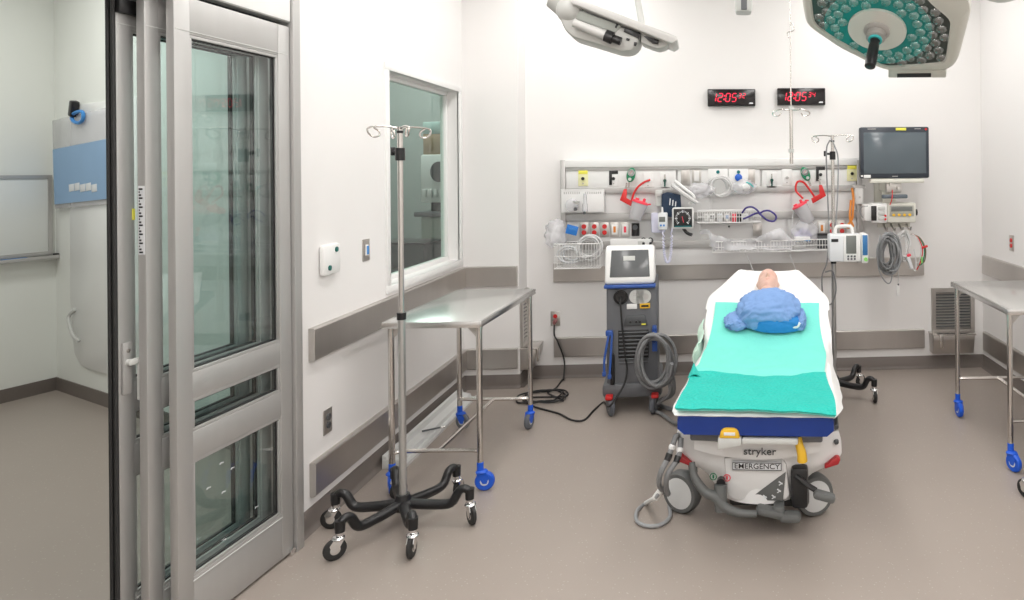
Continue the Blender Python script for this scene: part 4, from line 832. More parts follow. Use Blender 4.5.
# surgical light
LC = at(877, 30, 2.9); ln = V((-.27, -.46, -.85)).normalized()
ux = V((1, 0, 0)); ux = (ux - ln * ux.dot(ln)).normalized(); uy = ln.cross(ux)          # uy points away from camera-down
r = thing('surgical_light', 'large hexagonal surgical light with teal and clear lenses and a black handle', 'surgical light', (0, 0, 0))
r.matrix_world = Matrix.Translation(LC) @ Matrix((ux, uy, ln)).transposed().to_4x4()
def lp(px, py): q = atp(px, py, LC, ln) - LC; return V((q.dot(ux), q.dot(uy), 0))
outer = [lp(*p) for p in ((800, -2), (805, 26), (840, 50), (884, 71), (945, 73), (957, 66), (972, 10), (966, -8), (922, -26), (838, -26))]
inner = [lp(*p) for p in ((811, -4), (814, 24), (832, 37), (884, 67), (945, 63), (951, 20), (930, 3), (915, -16), (850, -18))]
m = MB(); cen = sum(outer, V()) / len(outer); t = bmesh.new(); rings = []
def ringat(pts, sc, z): return [t.verts.new(cen + (p - cen) * sc + V((0, 0, z))) for p in pts]
def res(pts, n=80):
    seg = [(pts[i], pts[(i + 1) % len(pts)]) for i in range(len(pts))]; T = sum((b - a).length for a, b in seg); out = []; 
    for i in range(n):
        d = T * i / n
        for a, b in seg:
            l = (b - a).length
            if d <= l: out.append(a + (b - a) * (d / l)); break
            d -= l
    for _ in range(2): out = [(out[i - 1] + out[i] * 2 + out[(i + 1) % n]) / 4 for i in range(n)]
    return out
OR, IR = res(outer), res(inner)
def match(pts, c): return sorted(pts, key=lambda p: math.atan2(p.y - c.y, p.x - c.x))
icen = sum(IR, V()) / len(IR); OR = match(OR, icen); IR = match(IR, icen)
hole = [V((0, 0, 0)) + V((math.cos(a), math.sin(a), 0)) * .112 for a in [math.atan2(p.y - icen.y, p.x - icen.x) for p in IR]]
cen = icen
def loop(pts, z, sc=1): return [t.verts.new(cen + (p - cen) * sc + V((0, 0, z))) for p in pts]
seq = [loop(IR, -.006), loop(IR, .004, 1.01), loop([(a * .5 + b * .5) for a, b in zip(IR, OR)], .006), loop(OR, -.008, .985), loop(OR, -.025), loop(OR, -.06, .99), loop(OR, -.10, .88), loop(OR, -.115, .72)]
seq.append([t.verts.new(V((p.x, p.y, -.115)) * 1.0) for p in [h * 1.25 for h in hole]]); seq.append([t.verts.new(V((h.x, h.y, -.10))) for h in hole])
seq.append([t.verts.new(V((h.x, h.y, -.006)) * 1.0) for h in hole])
for a, b in zip(seq, seq[1:]):
    for i in range(80): t.faces.new((a[i], a[(i + 1) % 80], b[(i + 1) % 80], b[i]))
m.merge(t); m.build('housing', mat('lamp_shell', (.58, .57, .52), .35, var=.02), r, ang=50)
def inpoly(p, poly):
    c = False
    for i in range(len(poly)):
        a, b = poly[i], poly[i - 1]
        if (a.y > p.y) != (b.y > p.y) and p.x < (b.x - a.x) * (p.y - a.y) / (b.y - a.y) + a.x: c = not c
    return c
# reflector beds: a teal ring around the hole and a dark rest
def bedmesh(name, mm, r0, r1f, z):
    t = bmesh.new(); A = [t.verts.new(V((h.x, h.y, 0)).normalized() * r0[i] + V((0, 0, z))) if False else t.verts.new(q + V((0, 0, z))) for i, (h, q) in enumerate(zip(hole, r0))]
    B = [t.verts.new(q + V((0, 0, z))) for q in r1f]
    for i in range(80): t.faces.new((A[i], A[(i + 1) % 80], B[(i + 1) % 80], B[i]))
    bmesh.ops.recalc_face_normals(t, faces=t.faces); bmesh.ops.solidify(t, geom=t.faces[:], thickness=.004); return MB().merge(t).build(name, mm, r)
mid = []
for h, q in zip(hole, IR):
    d = V((h.x, h.y, 0)).normalized(); Rm = .225 if d.x > -.2 else .225 + .0
    mid.append(d * min(Rm, q.length * .985))
bedmesh('teal_reflector', TEALLED, hole, mid, -.010); bedmesh('dark_reflector', DARKLED, mid, IR, -.010)
MB().lathe([(.112, -.03), (.122, -.03), (.122, .006), (.112, .006)], None, 48).build('hole_ring', mat('lamp_ring', (.66, .65, .60), .35), r)
t = bmesh.new(); bmesh.ops.create_icosphere(t, subdivisions=2, radius=.0250); bmesh.ops.scale(t, vec=(1, 1, .85), verts=t.verts)
lensA = MB().merge(t.copy()).build('lens', LENST, r, ang=80); lensB = MB().merge(t).build('lens', LENSD, r, ang=80); first = {0: True, 1: True}; nl = 0
st = .0495
for j in range(-14, 15):
    for i in range(-14, 15):
        p = V(((i + (j % 2) * .5) * st, j * st * .866, -.006))
        if p.length < .142 or not inpoly(p + (p - icen).normalized() * .014, IR) or nl >= 98: continue
        kd = 0 if p.length < .222 else 1; src = (lensA, lensB)[kd]
        if first[kd]: o = src; first[kd] = False
        else: o = src.copy(); COL.objects.link(o)
        o.parent = r; o.location = p; nl += 1
m = MB(); m.lathe([(.001, -.03), (.055, -.03), (.055, .01), (.048, .018), (.04, .02), (.04, .045), (.032, .05), (.001, .05)], None, 32); hub = m.build('handle_mount', mat('lamp_hub', (.42, .41, .39), .4, .5), r)
m = MB(); m.lathe([(.001, .05), (.024, .05), (.019, .07), (.022, .09), (.024, .17), (.022, .195), (.012, .20), (.001, .20)], None, 24); m.build('handle', BLACK, hub); MB().lathe([(.025, .05), (.029, .05), (.029, .06), (.025, .06)], None, 24).build('teal_ring', MATS['strap_teal'], hub)
m = MB()
for a in (.5, 2.6, 4.7): d = V((math.cos(a), math.sin(a), 0)); m.tube([d * .05 + V((0, 0, -.02)), d * .118 + V((0, 0, -.02))], .007, raw=True)
m.build('spoke', STEELD, r); MB().box((-.06, .055, -.022), (.03, .03, .01), .003).build('yellow_tag', LEMON, r)
c0, c1, c2, c3 = lp(888, 70), lp(946, 72), lp(946, 79), lp(888, 79)
m = MB(); m.prism([(q.x, q.y) for q in (c0, c1, c2, c3)], (0, 0, -.04), XA, YA, V((0, 0, .035)), .006); tb_ = m.build('sensor_box', MATS['lamp_shell'], r)
d0, d1, d2, d3 = lp(897, 74.5), lp(931, 74), lp(931, 77.5), lp(897, 78)
m = MB(); m.prism([(q.x, q.y) for q in (d0, d1, d2, d3)], (0, 0, -.006), XA, YA, V((0, 0, .004))); m.build('sensor_window', BLACK, tb_)
Mi = r.matrix_world.inverted()
m = MB(); pa, pb = at(940, -25, 3.05), at(985, -14, 3.05); pa.z += .02
arm = [Mi @ q for q in (LC - ln * .10 + V((.08, .05, .06)), V((1.10, 3.0, 2.50)), V((1.30, 3.02, 2.445)), V((1.46, 3.05, 2.50)))]
m.tube(arm, .04, n=12); m.tube([arm[-1], Mi @ V((1.46, 3.05, CZ - .001))], .045, raw=True, n=14); m.build('suspension_arm', LGREY, r)
# ================================================================== the grey machine
MYY = 4.93
r = thing('cooling_machine', 'grey wheeled medical machine with a white-framed screen on top, standing left of the bed', 'machine', (-.515, MYY, 0), .05)
k = 4.9 / F
def mb(m, z0, z1, w0, w1, y0, y1, wide=.0):           # tapered block
    pass
m = MB(); prof = [(.0, .10), (-.03, .16), (-.02, .55), (.0, .86), (.05, .90), (.40, .90), (.46, .3), (.46, .10)]
m.prism(prof, (-.185, 0, 0), YA, UP, XA * .355, .018); m.build('body', MGREY, r)
m = MB(); m.bb(-.215, .195, -.05, .50, .105, .21, .03); m.build('base_skirt', MGREY, r)
m = MB(); m.prism([(-.005, .885), (-.02, .905), (.05, 1.14), (.12, 1.15), (.36, .93), (.40, .885)], (-.195, 0, 0), YA, UP, XA * .345, .02); m.build('screen_housing', WHITE, r)
d = V((0, .07, .235)).normalized(); n = V((0, -d.z, d.y)); o = V((-.0225, -.02, .905)) + d * .13
R = Matrix((XA, d, -n)).transposed() if False else None
m = MB(); m.prism([(-.138, -.097), (.138, -.097), (.128, .092), (-.128, .092)], o + n * -.002, XA, d, n * .006, .004); m.build('screen', mat('machine_screen', (.12, .125, .13), .15, var=.05), r)
m = MB(); m.prism([(-.045, -.012), (.035, -.012), (.035, .02), (-.045, .02)], o + n * .005 + d * .03, XA, d, n * .001); m.build('screen_label', LGREY, r)
m = MB(); m.bb(-.20, .155, -.035, .40, .862, .885, .008); m.build('blue_trim', TRIMB, r)
m = MB(); m.lathe([(.05, 0), (.05, .012), (.042, .012), (.036, -.01), (.001, -.01)], Matrix.Translation((-.085, -.012, .80)) @ Matrix.Rotation(PI / 2, 4, 'X'), 28); m.build('hose_port', BLACK, r)
m = MB(); m.cyl((.02, .0, .80), (.02, -.018, .80), .048, n=28); m.cyl((.075, .0, .80), (.075, -.018, .80), .048, n=28); m.bb(.02, .075, -.018, 0, .752, .848); lb = m.build('info_plate', LGREY, r)
m = MB()
for z in (.825, .81, .78): m.bb(.0, .05, -.0188, -.017, z - .002, z + .002)
m.cyl((.085, -.0175, .80), (.085, -.0188, .80), .022, n=20); m.build('plate_print', RAILM, lb)
MB().bb(-.045, .025, -.020, -.005, .715, .75, .002).build('white_label', WHITE, r); yl = MB().bb(.045, .115, -.022, -.005, .718, .752, .002).build('yellow_label', YELLOW, r); m = MB(); m.bb(.055, .105, -.0235, -.0215, .728, .742); m.build('label_print', BLACK, yl)
m = MB(); m.prism([(-.07, 0), (.10, 0), (.08, .075), (-.05, .075)], (0, -.016, .60), XA, UP, -YA * .012, .006); ph = m.build('control_panel', DGREY, r)
m = MB()
for x in (-.02, .02, .045): m.cyl((x, -.026, .628), (x, -.036, .628), .008)
m.build('jack', BLACK, ph); MB().bb(.055, .085, -.0295, -.027, .605, .615).build('yellow_mark', LEMON, ph)
m = MB()
for i in range(9): z = .345 + i * .026; m.box((-.0, -.026, z), (.20, .016, .010), .002, Matrix.Rotation(-.5, 4, 'X'))
m.build('louvre', DGREY, r); MB().bb(-.105, .105, -.0245, -.01, .33, .57, .002).build('grille_plate', BLACK, r)
for s in (-1, 1):
    m = MB(); x = -.165 if s < 0 else .145
    if s < 0:
        m.tube([(x, -.03, .56), (x - .015, -.06, .48), (x - .03, -.085, .38), (x - .03, -.10, .30)], .008, flat=1, n=8); m.tube([(x + .02, -.03, .56), (x + .015, -.06, .46), (x + .01, -.085, .36), (x + .005, -.10, .28)], .008, n=8); m.box((x, -.025, .555), (.05, .03, .04), .008); m.box((x - .03, -.10, .295), (.025, .02, .03), .004); m.box((x + .005, -.10, .275), (.025, .02, .03), .004)
    else: m.box((x, -.03, .58), (.03, .04, .04), .008); m.tube([(x, -.03, .58), (x, -.06, .52), (x, -.09, .50), (x, -.10, .54)], .012, n=8); m.bb(x - .018, x + .018, -.04, -.02, .42, .58, .004)
    m.build('hose_hook', TRIMB, r)
MB().bb(-.16, -.13, -.05, -.02, .2, .42, .008).build('strap', BLACK, r)
for x in (-.165, .145):
    for y in (-.045, .40):
        c_ = caster(r, (x, y, .135), -PI / 2 + (.35 if x < 0 else -.3), .060, MGREY, mat('caster_grey', (.12, .13, .15), .5), HOSE, .035)
        MB().box((x, y - .03, .128), (.05, .06, .028), .008).build('brake_pedal', RED, c_)
# power cord and grey hoses: they leave the machine, so they are its parts
Mw = Matrix.Translation((-.515, MYY, 0)) @ Matrix.Rotation(.05, 4, 'Z'); Mi = Mw.inverted()
G = lambda x, y, z=.008: Mi @ atz(x, y, z)
m = MB(); loops = []
cx, cy = atz(543, 397, .01).x, atz(543, 397, .01).y
for i in range(34):
    a = i * 2 * PI / 11.3; loops.append(Mi @ V((cx + .15 * math.cos(a) * (1 + .25 * math.sin(i * .8)), cy + .17 * math.sin(a) * (1 + .25 * math.cos(i * 1.1)), .010 + .006 * (i % 3))))
pts = [V((-.085, -.02, .80)), V((-.085, -.06, .77)), V((-.075, -.055, .60)), V((-.055, -.06, .40)), V((-.045, -.065, .30)), V((-.07, -.10, .20)), V((-.16, -.12, .08)), G(604, 402), G(594, 410), G(584, 420), G(572, 420), G(560, 414), G(546, 410), G(533, 406), G(524, 398)] + loops + [G(548, 393), G(556, 388), G(562, 380)]
sk = Mi @ (SOCK + V((0, -.035, -.02))); zz = Mi @ (SOCK + V((.0, -.05, -.12)))
pts += [Mi @ V((SOCK.x + .085, BY - .12, .03)), Mi @ V((SOCK.x + .08, BY - .06, .15)), Mi @ V((SOCK.x + .03, BY - .055, .30)), zz, sk]
m.tube(pts, .0065, n=7, sub=5); m.build('power_cord', RUBBER, r)
m = MB(); m.cyl(Mi @ (SOCK + V((0, -.012, -.02))), Mi @ (SOCK + V((0, -.05, -.025))), .018, .014); m.build('plug', mat('plug_grey', (.25, .1, .1), .4), r)
m = MB(); pts = []
hc = V((.145, -.10, .39))
for i in range(58):
    a = PI / 2 + 2 * PI * i / 12; f = 1 + .14 * math.sin(i * .42); pts.append(hc + V((.112 * f * math.cos(a) + .022 * math.sin(i * .25), -.03 * math.sin(i * .7) - .0010 * i, .168 * f * math.sin(a) - .02 * (i / 58))))
pts += [hc + V((.09, -.02, -.12)), hc + V((.10, -.03, -.24)), G(652, 408, .03), G(662, 414, .02), G(675, 423, .02), G(684, 420, .06)]
m.tube(pts, .0125, n=9, sub=4); m.build('grey_hose', HOSE, r)
m = MB(); m.tube([hc + V((.11, .0, -.05)), hc + V((.125, -.0, -.24)), G(657, 402, .03), G(667, 408, .02), G(680, 410, .03), G(690, 408, .08)], .0155, n=9, sub=5); m.build('return_hose', HOSE, r)
# ================================================================== THE STRETCHER
BL = V((.205, 3.09, 0)); BR = math.radians(-7.2)
bed = thing('hospital_stretcher', 'wheeled hospital stretcher with a navy mattress and a white base marked EMERGENCY', 'stretcher', BL, BR)
PV, FA, ML = 1.10, math.radians(27), 1.90              # pivot of the raised back, its angle, mattress length
MT, TH = .60, .105                                     # mattress top and thickness
def prof(s, n=0):                                      # along the mattress top (s metres from the foot, n metres above it)
    if s <= PV - .12: return V((0, s, MT + n))
    if s >= PV + .12:
        d = s - PV; return V((0, PV + d * math.cos(FA) - n * math.sin(FA), MT + d * math.sin(FA) + n * math.cos(FA)))
    t = (s - PV + .12) / .24; a = FA * t; h = .24; y = PV - .12 + h * math.sin(max(a, 1e-4)) / FA * (1 if a else 1)
    q = V((0, PV - .12 + .24 / FA * math.sin(a), MT + .24 / FA * (1 - math.cos(a)))); return q + V((0, -math.sin(a) * n, math.cos(a) * n))
def halfw(s): return .350 if s < 1.62 else .350 - .165 * ((s - 1.62) / .28)
m = MB(); t = bmesh.new(); NS, NX = 60, 16; rings = []
for i in range(NS + 1):
    s = ML * i / NS; w_ = halfw(s); e = .03; ring = []
    sh = .012 if i in (0, NS) else 0
    pts = [(-w_ + e, 0), (w_ - e, 0), (w_ - e * .3, -e * .3), (w_, -e), (w_, -TH + e), (w_ - e, -TH), (-w_ + e, -TH), (-w_, -TH + e), (-w_, -e), (-w_ + e * .3, -e * .3)]
    for x, n in pts:
        q = prof(s, n * (.85 if sh else 1) - (sh * .7)); ring.append(t.verts.new(V((x * (1 - sh), q.y, q.z))))
    rings.append(ring)
for a, b in zip(rings, rings[1:]):
    for k_ in range(10): t.faces.new((a[k_], a[(k_ + 1) % 10], b[(k_ + 1) % 10], b[k_]))
t.faces.new(rings[0][::-1]); t.faces.new(rings[-1]); m.merge(t); m.build('mattress', NAVY, bed, ang=50)
m = MB(); m.bb(-.30, .30, .06, PV, .45, MT - TH, .01)
m.prism([(PV - .02, .45), (PV - .02, MT - TH - .005)] + [(prof(s, -TH - .004).y, prof(s, -TH - .004).z) for s in (1.3, 1.6, 1.85)] + [(prof(s, -TH - .05).y, prof(s, -TH - .05).z) for s in (1.85, 1.4)], (-.28, 0, 0), YA, UP, XA * .56, .004); m.build('litter_deck', MGREY, bed)
# base shell
def halfz(z):
    pts = [(.45, .375), (.40, .388), (.34, .39), (.30, .37), (.27, .30), (.24, .24), (.15, .175), (.135, .165)]
    for (a, b), (c, d) in zip(pts, pts[1:]):
        if c <= z <= a: return b + (d - b) * (a - z) / (a - c)
    return .165
def shell(u, v):
    z = .45 - .315 * v; w_ = halfz(z); x = (u * 2 - 1); return V((x * w_, .14 + .09 * abs(x) ** 2.2 + .10 * max(0, v - .3) * 0 + .02 * math.sin(v * 3), z))
m = MB(); m.grid(shell, 30, 20, .012); m.build('base_shell', mat('shell_white', (.76, .76, .755), .35, var=.02), bed, ang=60)
SHW = MATS['shell_white']
m = MB(); m.bb(-.365, .365, .26, 1.85, .33, .452, .03); m.build('base_hood', SHW, bed)
m = MB(); m.bb(-.16, .16, .26, 1.75, .14, .335, .02); m.bb(-.10, .10, .5, .7, .3, .47, .01); m.bb(-.10, .10, 1.3, 1.5, .3, .47, .01); m.build('base_frame', DGREY, bed)
m = MB(); m.grid(lambda u, v: V(((u * 2 - 1) * .29 * (1 - .0 * v), .117 + .03 * abs(u * 2 - 1) ** 2 + .004 * v, .428 - (.075 - .03 * abs(u * 2 - 1) ** 2) * v)), 24, 8, .012); m.build('front_bumper', SHW, bed, ang=60)
m = MB(); m.prism([(-.155, .345), (.115, .345), (.135, .32), (.15, .175), (.135, .15), (-.10, .145), (-.14, .165)], (0, .142, 0), XA, UP, YA * .03, .012); m.build('front_panel', mat('panel_silver', (.70, .70, .695), .35, var=.02), bed)
f_ = .1135
lettering('stryker', .046, DGREY, bed, (.015, .0995, .392), ext=.002, name='maker_lettering', sx=1.12, off=.0002)
m = MB(); m.bb(-.115, .115, .126, .146, .293, .333, .003); pl = m.build('name_plate', WHITE2, bed)
m = MB(); m.frame((0, .1262, 0), XA, UP, -YA * .0012, -.113, .113, .295, .331, .003); m.build('plate_border', BLACK, pl)
lettering('EMERGENCY', .0335, BLACK, pl, (0, .1255, .313), ext=.001, name='plate_lettering', sx=1.1, off=.0002)
m = MB(); m.prism([(-.045, .152), (.118, .152), (.132, .285)], (0, .1415, 0), XA, UP, -YA * .003); wt = m.build('warning_triangle', PEDAL, bed)
m = MB()
for x, z in ((.035, .17), (.075, .172), (.10, .20), (.108, .235)): m.box((x, .138, z), (.02, .002, .006), 0, Matrix.Rotation(.6, 4, 'Y')); m.box((x, .138, z - .006), (.02, .002, .004), 0, Matrix.Rotation(-.6, 4, 'Y'))
m.build('triangle_marks', WHITE2, wt)
for x, mm in ((-.205, GREEN), (-.14, PINK)):
    m = MB(); t = [(math.cos(a) * .015, math.sin(a) * .015) for a in [q * PI / 10 for q in range(20)]]
    m.tube([(x + a, .150 if x < -.17 else .14, .252 + b) for a, b in t], .0022, n=6, raw=True, closed=True); m.box((x, .150 if x < -.17 else .14, .252), (.008, .003, .018), .002); m.build('direction_mark', mm, bed)
for s in (-1, 1):                                      # red corner reflectors
    m = MB(); m.prism([(0, -.005), (.055, .035), (.075, .025), (.065, .0), (.0, -.022)], (s * .312, .19, .30), V((s, .0, 0)), UP, YA * .05, .006); m.build('corner_reflector', mat('reflector_red', (.42, .015, .02), .3), bed)
# pedals: grey lever across the left, black recess and pad at the right
m = MB(); m.tube([(-.30, .12, .33), (-.285, .10, .27), (-.235, .085, .21), (-.19, .075, .195), (-.145, .07, .15), (-.08, .07, .125), (.0, .075, .12)], lambda t: .014 + .009 * math.sin(t * PI), n=10); m.build('steer_pedal', PEDAL, bed)
m = MB(); m.tube([(-.165, .10, .24), (-.165, .085, .17), (-.16, .08, .13)], .03, n=10); m.build('pedal_bracket', PEDAL, bed)
MB().cyl((-.165, .13, .245), (-.165, .10, .245), .02).build('pedal_pivot', BLACK, bed)
m = MB(); m.bb(.155, .235, .12, .20, .12, .31, .02); m.build('pedal_recess', BLACK, bed)
m = MB(); m.tube([(.18, .12, .275), (.23, .10, .245), (.27, .09, .225)], .013, n=8); pd = m.build('brake_lever', BLACK, bed); MB().box((.305, .08, .205), (.10, .05, .04), .015, Matrix.Rotation(.25, 4, 'Y')).build('brake_pad', PEDAL, pd)
m = MB(); m.box((.06, .11, .115), (.13, .06, .04), .016, Matrix.Rotation(.2, 4, 'Y')); m.box((.15, .11, .095), (.10, .06, .045), .018); m.box((.10, .14, .12), (.05, .1, .05), .01); m.build('lower_pedal', PEDAL, bed)
m = MB(); m.bb(-.14, .24, .20, .30, .09, .17, .02); m.build('axle_cover', BLACK, bed)
# yellow latches under the mattress
m = MB(); m.tube([(.19, .06, .475), (.195, .05, .445), (.205, .045, .41), (.208, .05, .375)], lambda t: .016 + .008 * t, n=10, flat=1); m.build('yellow_handle', YELLOW, bed)
m = MB(); m.prism([(-.16, 0), (-.15, .035), (-.135, .045), (-.09, .045), (-.075, .035), (-.065, 0)], (0, -.014, .492), XA, UP, YA * .05, .008); m.build('yellow_latch', YELLOW, bed)
m = MB(); m.prism([(-.165, -.05), (-.165, .004), (-.06, .004), (-.06, -.03)], (0, -.012, .490), XA, UP, YA * .12, .006); m.build('latch_housing', LGREY, bed)
m = MB(); m.bb(-.06, .19, -.002, .05, .462, .49, .01); m.build('release_bar', LGREY, bed)
MB().box((-.112, -.0155, .514), (.05, .003, .014), .001).build('latch_label', WHITE, bed)
# wheels
for sx in (-1, 1):
    for y in (.33, 1.62):
        d = V((sx * .35, -1, 0)).normalized(); s = V((-d.y, d.x, 0)); c_ = V((sx * .32 - .06, y, .10))
        m = MB(); Qm = Matrix.Translation(c_) @ s.to_track_quat('Z', 'Y').to_matrix().to_4x4(); wv = .035
        if y < 1: Qm = Matrix.Translation(c_) @ V((sx * .42, -.9, 0)).to_track_quat('Z', 'Y').to_matrix().to_4x4()
        m.lathe([(.075, -wv), (.092, -wv), (.10, -wv * .5), (.10, wv * .5), (.092, wv), (.075, wv)], Qm, 32); wl = m.build('wheel', PEDAL, bed)
        MB().lathe([(.001, -wv - .008), (.04, -wv - .006), (.087, -wv + .002), (.087, wv - .002), (.04, wv + .006), (.001, wv + .008)], Qm, 32).build('wheel_cover', mat('wheel_white', (.62, .63, .63), .35, var=.02), wl)
        m = MB(); m.cyl(c_ + V((-sx * .05, .03, .08)), c_ + V((-sx * .04, .02, .25)), .022); m.box(c_ + V((-sx * .045, .02, .10)), (.02, .09, .06), .008); m.build('wheel_fork', DGREY, wl)
for s in (-1, 1):                                      # folded side rails under the mattress edge
    m = MB()
    for z in (.40, .47): m.tube([(s * .362, .22, z), (s * .372, .30, z), (s * .372, 1.3, z), (s * .362, 1.38, z)], .011)
    for y in (.4, .65, .9, 1.15): m.cyl((s * .372, y, .40), (s * .372, y, .47), .008)
    m.build('side_rail', DGREY, bed)
# white sheet
def drape(x, s, lift, edge, drop=1.0):
    ax = abs(x); w_ = halfw(s) + .004
    if ax <= w_: q = prof(s, lift); return V((x, q.y, q.z))
    e = ax - w_; q = prof(s, lift); sg = 1 if x > 0 else -1
    return V((sg * (w_ + .012 + e * .55), q.y, q.z - e * .80 * drop - .004))
def sheetf(u, v):
    s = -.012 + v * (ML + .006); x = (u * 2 - 1); ov = max(0, .004 - s); s = max(s, .004)
    side = .395 + .03 * math.sin(min(1, v / .6) * PI) + .010 * math.sin(v * 19 + (2 if x > 0 else 0)) + (.012 if x > 0 else -.012)
    if v < .12: side = .352 + (side - .352) * (v / .12)
    if v > .78: side = .415 - .215 * max(0, (v - .84) / .16)
    p = drape(x * side, s, .006, side, .35 if v > .62 else 1)
    nz = noise.noise(V((x * 3, s * 5, 1.7))) * .006
    if v > .6: p.z += .012 * abs(x) ** 3
    if ov: p.y -= .013 + ov * .15; p.z -= ov * 1.0
    return p + V((nz * (1 if abs(x) > .8 else 0) * 2, 0, abs(nz)))
m = MB(); m.grid(sheetf, 60, 80, .004); m.build('bed_sheet', SHEET, None, ang=80)
sh = bpy.data.objects['bed_sheet']; sh.location = BL; sh.rotation_euler = (0, 0, BR); tag(sh, 'white sheet spread over the stretcher mattress and raised headrest', 'sheet')
m = MB(); m.grid(lambda u, v: V((-.382 - .03 * math.sin(v * PI) - .01 * math.sin(u * 9), .93 + .32 * u, .64 + .10 * u - .13 * v + .012 * math.sin(u * 14 + v * 3))), 16, 12, .005)
o = m.build('folded_towel', MINT, None, ang=80); o.location = BL; o.rotation_euler = (0, 0, BR); tag(o, 'pale green cloth hanging from the left side of the stretcher near the pillow end', 'cloth')
m = MB(); m.tube([(-.385, .22, .535), (-.383, .27, .54), (-.38, .36, .545), (-.378, .44, .55)], .019, n=10)
o = m.build('rolled_cloth', SHEET, None); o.location = BL; o.rotation_euler = (0, 0, BR); tag(o, 'rolled white cloth tucked at the left side of the stretcher foot end', 'cloth')
# teal blanket
def blank(u, v):
    s = -.008 + v * 1.523; x = u * 2 - 1
    hwid = .342 + .012 * math.sin(v * 11 + 1) * (1 if x > 0 else .6) + (.018 * math.exp(-((v - .33) / .1) ** 2) if x < 0 else 0)
    ss = max(s, 0); p = drape(x * hwid, ss, .020, hwid, .8)
    if s < 0: p = V((p.x, s * .6 - .008, p.z + s * .5))
    if x > .2 and s < .03: p.z -= .022 * (x - .2) * (1 - max(s, 0) / .03); p.y -= .006
    w = .005 * noise.noise(V((x * 2.2, s * 3.1, 4.2))) + .003 * noise.noise(V((x * 7, s * 9, 2)))
    bump = .010 * math.exp(-((s - .55 - .03 * math.sin(x * 4)) / .07) ** 2)
    return p + V((0, (-.010 - .010 * noise.noise(V((x * 3, 7, 1)))) * (v < .02), w + .006 + bump))
m = MB(); m.grid(blank, 72, 110, .005); o = m.build('teal_blanket', TEALC, None, ang=80); o.location = BL; o.rotation_euler = (0, 0, BR); tag(o, 'bright teal textured blanket covering the stretcher from its foot to the manikin', 'blanket')
bk = o
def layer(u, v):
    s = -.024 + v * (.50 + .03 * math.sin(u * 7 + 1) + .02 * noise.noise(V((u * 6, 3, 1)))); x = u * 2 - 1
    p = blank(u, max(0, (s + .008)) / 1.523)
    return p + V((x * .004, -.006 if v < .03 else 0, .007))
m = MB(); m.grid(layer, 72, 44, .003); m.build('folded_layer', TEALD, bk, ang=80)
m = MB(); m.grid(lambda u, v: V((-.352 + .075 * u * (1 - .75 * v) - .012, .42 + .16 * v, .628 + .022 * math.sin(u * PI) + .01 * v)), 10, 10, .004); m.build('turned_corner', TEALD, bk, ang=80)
# ---- manikin
MS = 1.10
def fr(x, s, n): q = prof(PV + s, n); return V((x, q.y, q.z))
mk = thing('mannequin', 'medical training mannequin lying on the raised end of the stretcher, draped in a blue gown', 'mannequin', BL, BR)
sec = [(.16, .02, .02, .07), (.155, .12, .06, .075), (.20, .135, .07, .085), (.27, .15, .08, .09), (.33, .155, .078, .088), (.37, .16, .068, .08), (.40, .13, .055, .075), (.42, .08, .05, .07), (.44, .052, .05, .068), (.455, .046, .048, .066), (.468, .048, .05, .068),
       (.478, .046, .050, .066), (.49, .052, .058, .064), (.51, .057, .067, .062), (.535, .062, .073, .060), (.56, .065, .076, .058), (.60, .066, .077, .056), (.635, .064, .072, .056), (.665, .053, .060, .056), (.683, .034, .043, .062), (.69, .010, .014, .06)]
def interp(s):
    for a, b in zip(sec, sec[1:]):
        if a[0] <= s <= b[0]:
            t = (s - a[0]) / (b[0] - a[0]); t = t * t * (3 - 2 * t); return [a[i] + (b[i] - a[i]) * t for i in range(4)]
    return list(sec[-1])
t = bmesh.new(); NR, NC = 150, 56; rings = []
g = lambda a, b, w: math.exp(-((a - b) / w) ** 2)
for i in range(NR + 1):
    s = .15 + .54 * i / NR; _, rx, rn, cn = interp(s); ring = []
    for k_ in range(NC):
        a = 2 * PI * k_ / NC; x = rx * math.sin(a); n = rn * math.cos(a); top = max(0, math.cos(a))
        if s > .476 and top > 0:
            n += .024 * g(x, 0, .010 + .010 * max(0, 0) * 0) * (g(s, 0.5528, .012) + .6 * g(s, 0.5700, .014) + .3 * g(s, 0.5872, .012))     # nose
            n += .007 * g(x, 0, .022) * (g(s, 0.5210, .005) + g(s, 0.5330, .005)) - .005 * g(x, 0, .02) * g(s, 0.5270, .0025)       # lips
            n += .008 * g(x, 0, .022) * g(s, 0.4952, .012)                                                                        # chin
            n -= .011 * (g(x, .031, .016) + g(x, -.031, .016)) * g(s, 0.5846, .012)                                               # eye sockets
            n += .006 * (g(x, .031, .010) + g(x, -.031, .010)) * g(s, 0.5846, .007)                                               # lids
            n += .005 * g(s, 0.6018, .009) * g(abs(x), .03, .022)                                                                 # brow
            n -= .004 * (g(x, .006, .003) + g(x, -.006, .003)) * g(s, 0.5451, .004)                                               # nostrils
        if s > .54 and s < .60: x += (.013 if x > 0 else -.013) * g(n, -.005, .020) * g(s, 0.5674, .022)                         # ears
        ring.append(t.verts.new(fr(x, s, max(.042 if s < .43 else .018, n + cn))))
    rings.append(ring)
for a, b in zip(rings, rings[1:]):
    for k_ in range(NC): t.faces.new((a[k_], a[(k_ + 1) % NC], b[(k_ + 1) % NC], b[k_]))
t.faces.new(rings[0][::-1]); t.faces.new(rings[-1]); MB().merge(t).build('body', SKIN, mk, ang=75)
